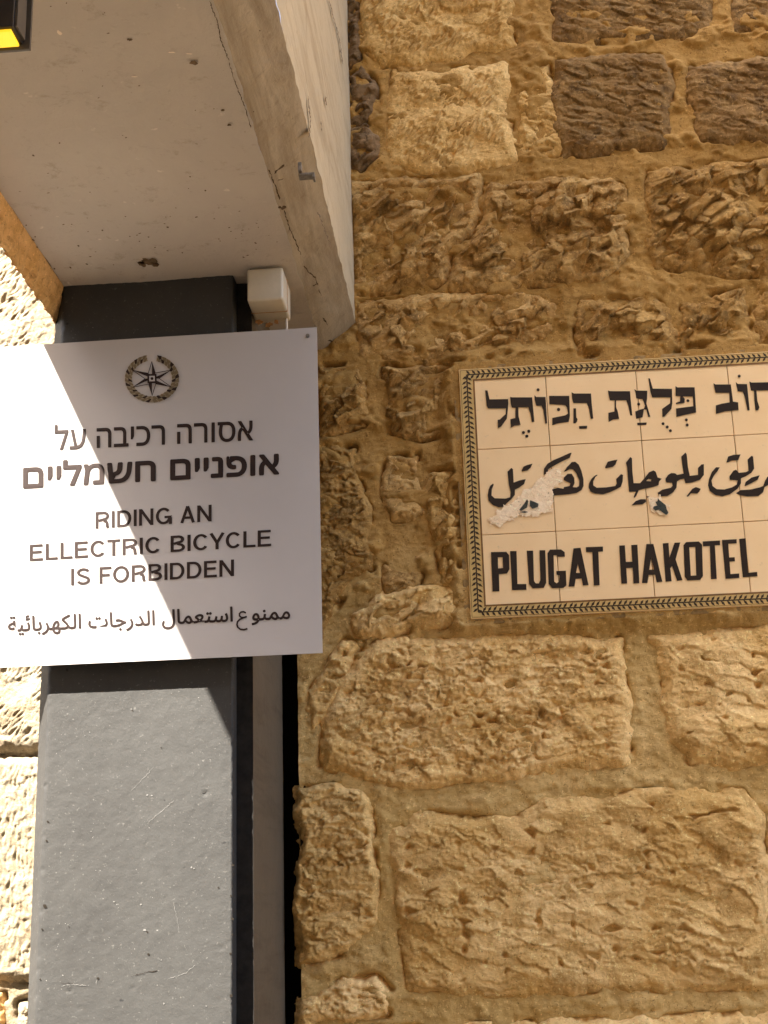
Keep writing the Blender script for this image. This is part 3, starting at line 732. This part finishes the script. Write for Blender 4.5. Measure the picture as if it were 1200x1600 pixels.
lettering('hebrew_lettering', "לע הביכר הרוסא", 86, 703.5, 395, 688, 30, 'ה', M_ink, sg, .55)
lettering('hebrew_lettering', "םיילמשח םיינפוא", 37.5, 762.5, 435.5, 740.5, 30, 'ה', M_ink, sg, 1.35)
# latin lines: even grotesque capitals drawn as strokes (unit cap height)
def arc(cx, cy, rx, ry, a0, a1, n=12): return [(cx+rx*math.cos(math.radians(a0+(a1-a0)*k/n)), cy+ry*math.sin(math.radians(a0+(a1-a0)*k/n))) for k in range(n+1)]
W_ = .148; hW = W_/2
GL = {
 'A': (.70, [[(hW*.9, 0), (.35, 1-0.0)], [(.70-hW*.9, 0), (.35, 1)], [(.17, .31), (.53, .31)]]),
 'B': (.66, [[(hW, 0), (hW, 1)], [(W_, 1-hW), (.36, 1-hW)]+arc(.36, .75, .19, .25-hW, 90, -90)+[(W_, .53-hW*.45)], [(W_+.16, .5)]+arc(.37, .26, .22, .26-hW, 80, -90)+[(W_, hW)]]),
 'C': (.72, [arc(.36, .5, .36-hW, .5-hW, 38, 322, 24)]),
 'D': (.70, [[(hW, 0), (hW, 1)], [(W_, 1-hW), (.32, 1-hW)]+arc(.32, .5, .38-hW, .5-hW, 90, -90, 18)+[(W_, hW)]]),
 'E': (.62, [[(hW, 0), (hW, 1)], [(W_, 1-hW), (.60, 1-hW)], [(W_, .53), (.56, .53)], [(W_, hW), (.62, hW)]]),
 'F': (.58, [[(hW, 0), (hW, 1)], [(W_, 1-hW), (.58, 1-hW)], [(W_, .50), (.50, .50)]]),
 'G': (.76, [arc(.38, .5, .38-hW, .5-hW, 40, 330, 24)+[(.76-hW, .43), (.42, .43)], [(.76-hW*.6, .0), (.76-hW*.6, .40)]]),
 'I': (.14, [[(.07, 0), (.07, 1)]]),
 'L': (.56, [[(hW, 0), (hW, 1)], [(W_, hW), (.56, hW)]]),
 'N': (.70, [[(hW, 0), (hW, 1)], [(.70-hW, 0), (.70-hW, 1)], [(hW+.02, .95), (.68-hW, .05)]]),
 'O': (.78, [arc(.39, .5, .39-hW, .5-hW, 0, 360, 30)]),
 'R': (.68, [[(hW, 0), (hW, 1)], [(W_, 1-hW), (.38, 1-hW)]+arc(.38, .73, .22, .27-hW, 90, -90)+[(W_, .46)], [(.40, .44), (.52, .40), (.565, .30), (.575, .12), (.61, 0)]]),
 'S': (.66, [arc(.33, .735, .26-hW*.3, .265-hW, 15, 250, 16)+arc(.33, .27, .33-hW, .27-hW, 70, -165, 16)]),
 'T': (.60, [[(.30, 0), (.30, 1-W_)], [(0, 1-hW), (.60, 1-hW)]]),
 'Y': (.68, [[(.34, 0), (.34, .42)], [(.06, 1), (.34, .40)], [(.62, 1), (.34, .40)]]),
}
KERN = {'CT': -.06, 'CY': -.08, 'YC': -.06, 'TR': -.02, 'FO': -.05, 'LE': -.02, 'CL': -.03, 'EC': -.02}
def grotesque(body, u0, v0, u1, v1, cap, parent):
    adv = 0; items = []; prev = ''
    for ch in body:
        if ch == ' ': adv += .32; prev = ''; continue
        adv += KERN.get(prev+ch, 0); prev = ch
        w_, st_ = GL[ch]; items.append((adv, st_)); adv += w_+.115
    tot = adv-.115; mb_ = MB(); n_ = 0
    def put(x, y_, dep):
        t = x/tot; p = P(u0+(u1-u0)*t, v0+(v1-v0)*t-y_*cap, SY); mb_.v.append((p[0], SY-bend(p[0], p[2])-.0006-dep, p[2]))
    for x0, strokes in items:
        for q, pl in enumerate(strokes):
            i = len(mb_.v)
            closed = abs(pl[0][0]-pl[-1][0])+abs(pl[0][1]-pl[-1][1]) < 1e-6
            for k, (x, y_) in enumerate(pl):
                a_ = pl[k-1] if k > 0 else (pl[-2] if closed else pl[0]); c_ = pl[k+1] if k < len(pl)-1 else (pl[1] if closed else pl[-1])
                d1 = Vector((x-a_[0], y_-a_[1])); d2 = Vector((c_[0]-x, c_[1]-y_))
                if d1.length < 1e-9: d1 = d2
                if d2.length < 1e-9: d2 = d1
                d1.normalize(); d2.normalize(); t = (d1+d2)
                t = t.normalized() if t.length > 1e-6 else d1
                m_ = min(2.2, 1/max(.3, t.dot(d1))); nx_, ny_ = -t.y*hW*m_, t.x*hW*m_
                put(x0+x+nx_, y_+ny_, q*.00004); put(x0+x-nx_, y_-ny_, q*.00004)
            for k in range(len(pl)-1): mb_.f.append((i+2*k, i+2*k+1, i+2*k+3, i+2*k+2))
    return mb_.build('latin_lettering', M_ink, parent)
grotesque("RIDING AN", 149.5, 826.5, 331, 815, 26, sg)
grotesque("ELLECTRIC BICYCLE", 46.5, 877, 424, 853.5, 25.5, sg)
grotesque("IS FORBIDDEN", 111.5, 915, 366, 900.5, 26, sg)
lettering('arabic_lettering', "\uFE94\uFEF4\uFE8B\uFE8E\uFE91\uFEAE\uFEEC\uFEDC\uFEDF\u0627 \uFE95\uFE8E\uFE9F\u0631\uFEAA\uFEDF\u0627 \uFEDD\uFE8E\uFEE4\uFECC\uFE98\uFEB3\u0627   \uFEEE\uFEE8\uFEE4\uFEE3", 13, 987, 453, 967, 22.5, '\u0627', M_ink, sg, .6)
def pen(path, wid, name):
    m2 = MB(); i = 0
    for k, (u, v_) in enumerate(path):
        a_ = path[max(k-1, 0)]; c_ = path[min(k+1, len(path)-1)]; L = math.hypot(c_[0]-a_[0], c_[1]-a_[1])+1e-6
        nx_, ny_ = -(c_[1]-a_[1])/L*wid, (c_[0]-a_[0])/L*wid
        for sgn in (1, -1):
            p = P(u+nx_*sgn, v_+ny_*sgn, SY); m2.v.append((p[0], SY-bend(p[0], p[2])-.0007, p[2]))
    for k in range(len(path)-1): m2.f.append((2*k, 2*k+1, 2*k+3, 2*k+2))
    return m2.build(name, M_ink, sg)
pen([(u_-20, v__+1.2) for u_, v__ in [(404.5,957),(401,955),(397,955.5),(394.5,958),(394.5,961.5),(397.5,964),(402,964),(406,962.5),(400,964.5),(395,967),(391.5,970.5),(390.5,975),(392,979.5),(396,982.5),(401.5,983),(407,981.5)]], 1.4, 'arabic_lettering')
# emblem: leaf wreath open at the top round a six pointed star
ex, ey, erx, ery = 237.5, 591.5, 42.5, 37.5
def E(a, r): return (ex+erx*r*math.sin(a), ey-ery*r*math.cos(a))
wr = MB(); wd = MB()
NL = 30
for k in range(NL):
    a = math.radians(14)+(2*math.pi-math.radians(28))*(k+.5)/NL; s_ = 1 if a > math.pi else -1
    for rr_, w_ in ((.80, .075), (.92, .085)):
        tip = E(a+s_*.15, rr_+.07); bs_ = E(a-s_*.07, rr_-.05); l1 = E(a+.02, rr_+w_); l2 = E(a-.02, rr_-w_)
        (wr if (k+int(rr_*10)) % 3 else wd).poly([[bs_, l1, tip, l2]], SY-.0024)
ring = [E(math.radians(12)+(2*math.pi-math.radians(24))*k/60, .99) for k in range(61)]+[E(math.radians(12)+(2*math.pi-math.radians(24))*k/60, .74) for k in range(60, -1, -1)]
rg = MB(); rg.poly([ring], SY-.0020)
M_wash = simple('pale_olive_print', (.27, .22, .15), .45, .5, 0, .4, 500)
for k in range(6):
    a = k*math.pi/3; L_ = .72 if k % 3 == 0 else .80
    a2 = a if k % 3 == 0 else a+(.06 if k in (1, 4) else -.06)
    tip = E(a2, L_); r1_ = E(a+math.pi/6, .27); r0_ = E(a-math.pi/6, .27)
    wd.poly([[(ex, ey), r1_, tip]], SY-.0025)
    for (p1, p2) in ((r0_, tip),):
        dx, dy = p2[0]-p1[0], p2[1]-p1[1]; L = math.hypot(dx, dy); nx_, ny_ = -dy/L*.5, dx/L*.5
        wd.poly([[(p1[0]+nx_, p1[1]+ny_), (p2[0]+nx_, p2[1]+ny_), (p2[0]-nx_, p2[1]-ny_), (p1[0]-nx_, p1[1]-ny_)]], SY-.0025)
wd.poly([[(ex-7.5, ey-7), (ex+7, ey-7.5), (ex+7.5, ey+7), (ex-7, ey+7.5)]], SY-.0027)
lt = MB(); lt.poly([[(ex-4.4, ey-4.2), (ex+4.2, ey-4.4), (ex+4.4, ey+4.2), (ex-4.2, ey+4.4)]], SY-.0029)
wd.poly([[(ex+2.4*math.cos(t), ey+2.4*math.sin(t)) for t in np.arange(0, 6.28, .7)]], SY-.0031)
em = rg.build('emblem', M_wash, sg); wr.build('wreath_leaves', M_olive, em); wd.build('star', M_ink, em); lt.build('star_centre', M_sheet, em)

# ================================================================== white junction box
jb = empty('junction_box', (-.34, -.33, 2.53), 'small aged white plastic junction box under the plaster soffit at the pillar corner', 'junction box')
mb = MB(); mb.box((-.3705, -.362, 2.5265), (-.3120, -.275, 2.5835), .0045); mb.build('cover', M_boxp, jb, True)
mb = MB(); mb.box((-.3710, -.3160, 2.5260), (-.3115, -.3145, 2.5840)); mb.build('lid_seam', M_rust, jb)
mb = MB(); mb.tube([(-.318, -.285, 2.529), (-.3175, -.286, 2.50), (-.317, -.290, 2.40)], .0024, 8); mb.build('cable', M_boxp, jb)
mb = MB()
for k, (u, v_, r1_, r2_) in enumerate(((405, 503, 7, 5), (420, 507, 8, 4), (432, 503, 4, 4))):
    blob(mb, u, v_, r1_, r2_, lambda a, b2: (lambda r: CAM+r*((2.5260-CAM[2])/r[2]))(M @ np.array([(a-CX)/F, (CY-b2)/F, -1.0])), 70+k)
mb.build('rust_stain', M_rust, jb)

# ================================================================== lamp at the top left
LY = -1.25
p0 = P(20, 42, LY); lx, lz = p0[0], p0[2]
lamp = empty('wall_lamp', (lx-.10, LY, lz), 'black box lamp with glowing yellow glass underneath, hanging below the soffit', 'lamp')
mb = MB(); mb.box((lx-.22, LY, lz+.001), (lx, LY+.032, ZS-.002), .002); mb.build('housing', M_blk, lamp)
mb = MB(); mb.box((lx-.214, LY+.0035, lz-.0025), (lx-.003, LY+.030, lz+.0005), .0008); mb.build('glass', M_yel, lamp)
mb = MB(); mb.box((lx-.235, LY+.0325, lz-.004), (lx+.0075, LY+.037, ZS-.002), .001); mb.build('back_plate', M_frame, lamp)
mb = MB(); mb.box((lx+.0003, LY+.004, lz+.004), (lx+.0030, LY+.030, ZS-.004)); mb.build('side_trim', M_frame, lamp)

# ================================================================== tile street name sign
TY = -.0265
ts = empty('tile_street_sign', (.30, TY, 2.067), 'glazed tile street name sign in Hebrew, Arabic and Latin letters set in the stone wall', 'street sign')
q00 = P(718, 577, TY); q01 = P(733, 968, TY)
tx0 = (q00[0]+q01[0])/2; tz1 = q00[2]; tz0 = q01[2]
cols = [tx0]+[P(u, 760, TY)[0] for u in (863.5, 1008.5, 1155.5)]
pitch = cols[3]-cols[2]; cols += [cols[3]+pitch, cols[3]+2*pitch]
rz = [tz1, P(900, 694, TY)[2], P(900, 828.5, TY)[2], tz0]
mb = MB(); mb.box((cols[0]-.010, TY+.0045, tz0-.008), (cols[-1]+.010, -.001, tz1+.008), .002); mb.build('mortar_bed', M_grout, ts)
for i in range(5):
    for j in range(3):
        a = (cols[i]+.0006, TY, rz[j+1]+.0006); b2 = (cols[i+1]-.0006, TY+.006, rz[j]-.0006)
        mb = MB(); mb.box(a, b2, .0011)
        o = mb.build('tile', M_tile, ts, False, loc=((a[0]+b2[0])/2, TY+.003, (a[2]+b2[2])/2))
        o.rotation_euler = (rnd.uniform(-.0018, .0018), 0, rnd.uniform(-.0018, .0018)); o.location.y += rnd.uniform(-.0003, .0003)
TP = TY-.0009
bw = .0265                                  # width of the printed border
ix0, iz1, iz0 = tx0+bw, tz1-bw*.86, tz0+bw*.86
ex1 = cols[-1]-bw
bd = MB(); X1 = cols[-1]-.001
bd.poly([[(tx0+.0015, tz0+.0015), (X1, tz0+.0015), (X1, tz1-.0015), (tx0+.0015, tz1-.0015)], [(ix0, iz0), (ex1, iz0), (ex1, iz1), (ix0, iz1)]], TP+.0002, px=False)
bd.build('border_band', M_band, ts)
rl = MB(); t_ = .0015
for (x0, z0, x1, z1) in ((ix0-t_, iz0-t_, ix0+t_, iz1+t_), (ix0+t_, iz1-t_, ex1, iz1+t_), (ix0+t_, iz0-t_, ex1, iz0+t_),
                         (tx0+.0030, tz0+.003, tx0+.0038, tz1-.003), (tx0+.0038, tz1-.0038, X1, tz1-.003), (tx0+.0038, tz0+.003, X1, tz0+.0038)):
    rl.poly([[(x0, z0), (x1, z0), (x1, z1), (x0, z1)]], TP, px=False)
rl.build('border_rule', M_rule, ts)
lf = MB()
def leafrow(xa, za, xb, zb_, flip):
    L = math.hypot(xb-xa, zb_-za); dx, dz = (xb-xa)/L, (zb_-za)/L; n_ = int(L/.0092)
    q = .0012; lf.poly([[(xa-dz*q, za+dx*q), (xb-dz*q, zb_+dx*q), (xb+dz*q, zb_-dx*q), (xa+dz*q, za-dx*q)]], TP-.0001, px=False)
    for k in range(n_):
        s_ = (k+.5)*L/n_; cx, cz = xa+dx*s_, za+dz*s_
        for sd in (-1, 1):
            jj = rnd.uniform(.85, 1.15); l_ = .0112*jj; w_ = .0022
            ax_, az_ = (-dx*.62*flip-dz*sd*.78), (-dz*.62*flip+dx*sd*.78); off = rnd.uniform(-.0008, .0008)+(.002 if sd > 0 else 0)
            bx, bz = cx+dx*off, cz+dz*off; px_, pz_ = -az_, ax_
            lf.poly([[(bx, bz), (bx+ax_*l_*.5+px_*w_, bz+az_*l_*.5+pz_*w_), (bx+ax_*l_, bz+az_*l_), (bx+ax_*l_*.5-px_*w_, bz+az_*l_*.5-pz_*w_)]], TP-.0002, px=False)
cxm = tx0+.0145; czt = tz1-.0120; czb = tz0+.0120
leafrow(cxm, czb, cxm, czt, 1); leafrow(cxm, czt, ex1, czt, 1); leafrow(cxm, czb, ex1, czb, -1)
lf.build('leaf_border', M_leaf, ts)
# --- letters traced
def A(pts, ox, oy, s): return [(ox+a/s, oy+b2/s) for a, b2 in pts]
def dot(cx, cy, r, n=8): return [(cx+r*math.cos(2*math.pi*k/n+.4), cy+r*math.sin(2*math.pi*k/n+.4)) for k in range(n)]
hb = MB(); LYT = TP-.0002
def L1(p): hb.poly([A(p, 750, 590, 10)], LYT)
def L2(p): hb.poly([A(p, 850, 590, 10)], LYT)
def L3(p): hb.poly([A(p, 940, 580, 10)], LYT)
def L4(p): hb.poly([A(p, 1040, 570, 7.5)], LYT)
L1([(80,200),(118,200),(148,340),(440,335),(445,400),(428,560),(420,640),(330,765),(280,790),(275,660),(310,655),(400,570),(405,480),(125,480),(105,440)])
L1([(470,300),(500,308),(815,308),(825,430),(850,690),(810,695),(790,560),(755,465),(600,465),(602,600),(635,740),(540,750),(480,785),(475,650),(550,630),(556,468),(500,470),(478,400)])
L1([(850,275),(880,302),(1025,302),(1032,430),(1050,715),(1020,720),(988,500),(960,440),(880,440),(855,350)])
for d_ in ((908,190),(680,858),(762,838),(732,915)): L1(dot(*d_, 25))
L2([(80,285),(395,285),(405,600),(385,690),(200,720),(130,745),(130,630),(330,590),(375,560),(360,470),(330,430),(85,415)])
L2(dot(228,498,27))
L2([(430,228),(470,248),(735,248),(745,400),(770,640),(730,645),(705,500),(670,398),(460,398),(440,330)])
L2([(460,480),(500,480),(505,620),(525,650),(515,690),(490,715),(460,715)]); L2([(545,758),(675,752),(670,796),(552,800)])
L3([(100,300),(130,312),(445,312),(455,450),(480,690),(450,692),(415,540),(385,455),(228,455),(225,560),(250,620),(275,745),(180,755),(110,795),(105,650),(200,630),(205,455),(130,455),(115,400)])
L3([(510,280),(545,302),(715,305),(710,430),(700,500),(760,710),(730,715),(702,600),(660,600),(640,720),(540,745),(525,630),(600,600),(660,585),(680,540),(640,435),(540,425),(530,340)])
L3(dot(580,515,24)); L3([(555,806),(705,801),(700,838),(560,846)])
L3([(730,110),(755,112),(800,272),(1100,275),(1105,500),(1090,590),(980,710),(950,715),(945,590),(1070,500),(1075,408),(790,408),(765,330)])
for d_ in ((960,820),(1025,872),(1075,930)): L3(dot(*d_, 24))
L4([(115,250),(140,264),(340,264),(358,558),(210,590),(125,612),(122,512),(325,485),(318,372),(118,365)])
L4([(172,368),(200,366),(225,400),(222,445),(120,462),(120,445),(168,430)])
for d_ in ((262,420),(243,645),(253,705),(862,132)): L4(dot(*d_, 18))
L4([(560,215),(585,230),(765,230),(790,430),(850,440),(855,530),(700,545),(590,575),(588,475),(660,455),(750,440),(745,328),(585,328)])
L4([(822,200),(845,224),(955,226),(985,530),(960,535),(925,370),(905,315),(845,312)])
L4([(980,195),(1010,208),(1290,203),(1325,520),(1292,522),(1255,298),(1065,302),(1075,420),(1100,500),(1085,530),(1055,535),(1040,420),(1035,304),(1000,302)])
L4([(1375,180),(1400,196),(1560,190),(1600,500),(1565,505),(1525,290),(1400,294)])
hb.build('hebrew_lettering', M_tink, ts)
ab = MB()
def A5(p): ab.poly([A(p, 750, 700, 10)], LYT)
def A6(p): ab.poly([A(p, 850, 690, 9.23)], LYT)
def A7(p): ab.poly([A(p, 970, 690, 10)], LYT)
def A8(p): ab.poly([A(p, 1070, 690, 9.23)], LYT)
A5([(205,555),(215,570),(185,650),(180,740),(230,785),(400,790),(470,770),(480,690),(450,560),(430,370),(490,310),(515,330),(525,540),(620,505),(715,485),(690,560),(610,620),(545,650),(545,730),(490,800),(420,860),(370,920),(290,925),(200,890),(135,820),(120,740),(135,650),(160,590)])
A5([(650,350),(680,290),(740,265),(820,245),(790,310),(740,350),(655,368)])
A6([(400,160),(370,235),(250,290),(120,360),(60,400),(50,470),(-5,480),(0,390),(50,320),(130,270),(260,215),(370,165)])
A6([(285,435),(330,370),(400,295),(450,290),(500,330),(540,420),(570,540),(570,640),(540,700),(470,740),(350,760),(120,780),(115,690),(200,665),(280,680),(290,655),(370,640),(380,600),(330,575),(285,555),(285,520),(340,465),(400,465),(435,520),(440,600),(415,655),(470,660),(505,640),(510,560),(470,460),(420,400),(370,395),(320,425)])
A6([(775,480),(740,510),(710,570),(710,630),(760,665),(900,660),(1030,640),(1050,600),(1040,540),(1110,470),(1140,480),(1135,570),(1110,650),(1040,690),(950,730),(850,760),(740,750),(670,720),(645,660),(650,600),(690,530),(750,480)])
A6([(880,370),(920,290),(1000,270),(1060,260),(1030,330),(990,365),(890,385)])
ab.poly([A([(80,330),(150,240),(175,260),(180,450),(200,650),(300,650),(380,560),(440,480),(510,450),(545,470),(575,560),(640,580),(600,620),(590,680),(500,710),(350,740),(280,760),(240,850),(205,885),(205,850),(235,780),(130,780),(115,600),(100,400)], 970, 690, 10),
         A([(395,615),(430,582),(480,588),(470,620)], 970, 690, 10)], LYT)
A7([(170,995),(230,930),(310,900),(390,900),(395,940),(340,980),(250,985)]); A7([(400,850),(450,860),(465,890),(410,880)])
z7 = [(700,620),(700,580),(740,520),(790,490),(850,495),(880,520),(980,500),(960,350),(945,235),(1010,170),(1030,200),(1050,400),(1078,535)]
z8 = [(190,480),(190,380),(240,330),(275,325),(275,480),(220,550),(100,590)]
z7b = [(1010,650),(990,580),(930,590),(880,620),(870,720),(820,790),(730,850),(600,860),(575,800),(650,750),(780,720),(810,690),(800,640),(720,640)]
ab.poly([A(z7, 970, 690, 10)+A(z8, 1070, 690, 9.23)+A(z7b, 970, 690, 10)], LYT)
A8([(25,790),(70,730),(110,680),(160,655),(230,680),(210,720),(180,750),(90,745),(45,795)])
A8([(505,370),(470,430),(420,490),(385,560),(400,640),(460,685),(570,690),(680,660),(750,620),(765,560),(650,550),(645,500),(700,420),(740,405),(780,450),(880,440),(920,420),(905,260),(960,205),(985,215),(1000,390),(960,450),(880,500),(810,530),(810,600),(760,680),(650,760),(540,790),(440,770),(360,710),(335,630),(350,540),(390,440),(450,370)])
A8([(600,300),(625,215),(700,190),(805,185),(770,265),(680,275),(620,300)])
A8([(860,640),(880,580),(960,520),(1080,485),(1050,550),(960,600),(880,640)])
A8([(740,745),(800,700),(950,690),(1080,660),(1130,640),(1160,560),(1190,510),(1260,495),(1420,480),(1500,520),(1440,600),(1260,610),(1200,625),(1150,660),(1130,730),(1060,785),(900,790),(800,775)])
A8([(1300,140),(1350,110),(1365,500),(1315,510)])
ab.build('arabic_lettering', M_tink, ts)
lb = MB()
def LA(*rings): lb.poly([A(r, 750, 830, 5.217) for r in rings], LYT)
def LB(*rings): lb.poly([A(r, 960, 830, 5.0) for r in rings], LYT)
LA([(90,170),(215,168),(237,195),(240,310),(220,345),(155,350),(158,490),(103,492)], [(145,212),(185,212),(188,300),(148,303)])
LA([(245,162),(298,162),(305,430),(378,430),(378,478),(262,480)])
LA([(382,158),(433,158),(440,405),(455,425),(480,425),(492,400),(485,155),(532,155),(540,420),(520,462),(430,465),(400,430)])
LA([(550,180),(570,150),(660,148),(690,170),(692,208),(635,208),(630,195),(600,195),(605,410),(625,425),(645,410),(650,360),(625,355),(622,325),(700,322),(705,440),(680,462),(590,465),(560,430)])
LA([(762,140),(820,135),(885,440),(840,442),(828,385),(780,388),(770,450),(722,452)], [(797,265),(783,340),(815,340)])
LA([(862,130),(1002,125),(1003,165),(965,168),(975,440),(928,442),(915,170),(865,170)])
LB([(38,112),(82,110),(90,240),(140,238),(132,108),(180,105),(195,405),(150,408),(143,285),(93,288),(100,408),(55,410)])
LB([(250,100),(305,100),(375,395),(330,400),(318,340),(268,342),(258,405),(215,405)], [(288,205),(272,300),(308,300)])
LB([(378,95),(423,92),(430,205),(470,90),(515,88),(478,220),(532,382),(490,388),(450,270),(437,290),(447,390),(400,395)])
LB([(540,110),(560,85),(660,80),(685,105),(692,350),(670,380),(570,385),(550,355)], [(585,125),(632,122),(640,345),(597,348)])
LB([(690,80),(825,72),(826,108),(785,110),(800,372),(755,375),(745,115),(692,118)])
LB([(840,68),(955,62),(956,95),(890,98),(897,205),(940,203),(942,235),(900,238),(907,335),(975,330),(976,365),(868,372)])
LB([(975,60),(1025,55),(1045,325),(1115,318),(1118,352),(1003,360)])
lb.build('latin_lettering', M_tink, ts)
# chipped glaze and blots
def flake(name, poly, mat, h, seed, step=.0011):
    pl = [PX(a, b2, TY) for a, b2 in poly]; xs = [p[0] for p in pl]; zs = [p[1] for p in pl]
    gx = np.arange(min(xs)-.003, max(xs)+.003, step); gz = np.arange(min(zs)-.003, max(zs)+.003, step); X, Z = np.meshgrid(gx, gz, indexing='ij')
    wx = X+.012*fbm(X/.012, Z/.010, 4, seed, .7); wz = Z+.012*fbm(X/.012+5, Z/.012, 4, seed+1, .65); d = sdf(wx, wz, pl)
    hh = np.clip(d/.003, 0, 1)*h*(1+.9*fbm(X/.012, Z/.012, 3, seed+2))
    k = d > -.0004; k4 = k[:-1, :-1] & k[1:, :-1] & k[1:, 1:] & k[:-1, 1:]; I, J = np.nonzero(k4); nz = X.shape[1]
    Fc = np.stack([I*nz+J, (I+1)*nz+J, (I+1)*nz+J+1, I*nz+J+1], 1); V = np.stack([X.ravel(), (LYT-.0003-hh).ravel(), Z.ravel()], 1)
    u_, inv = np.unique(Fc, return_inverse=True)
    return mk(name, V[u_], inv.reshape(Fc.shape), mat, ts, True)
flake('chipped_patch', [(763,812),(776,800),(800,782),(826,763),(848,742),(862,731),(875,734),(880,748),(868,762),(862,780),(862,800),(838,806),(812,808),(796,814),(780,822),(768,822)], M_flake, .0006, 5)
flake('chipped_patch', [(1012,778),(1030,772),(1044,790),(1046,804),(1036,808),(1018,798)], M_flake, .0006, 8)
bl = MB()
bl.poly([A([(580,880),(600,910),(700,990),(720,1060),(745,1110),(710,1145),(660,1110),(600,1060),(540,1080),(500,1040),(520,1010),(570,1000),(540,940),(575,930)], 970, 690, 10)], LYT-.0020)
bl.poly([A([(735,800),(755,830),(735,930),(640,985),(615,965),(690,870)], 750, 700, 10)], LYT-.0026)
bl.poly([A([(620,1000),(700,985),(760,1000),(700,1015)], 750, 700, 10)], LYT-.0026)
bl.poly([A([(780,815),(850,840),(915,870),(905,920),(820,950),(780,905)], 750, 700, 10)], LYT-.0026)
bl.build('dark_blot', M_blot, ts)
# raked mortar fillet left of and below the sign

for o in bpy.data.objects:
    if o.type == 'MESH' and o.name.split('.')[0] in ('stain', 'crack', 'paint_chip', 'pale_scratches', 'dark_chips', 'leaf_border', 'dark_blot', 'wreath_leaves', 'rust_stain',
                                                     'hebrew_lettering', 'arabic_lettering', 'latin_lettering'):
        o['kind'] = 'stuff'
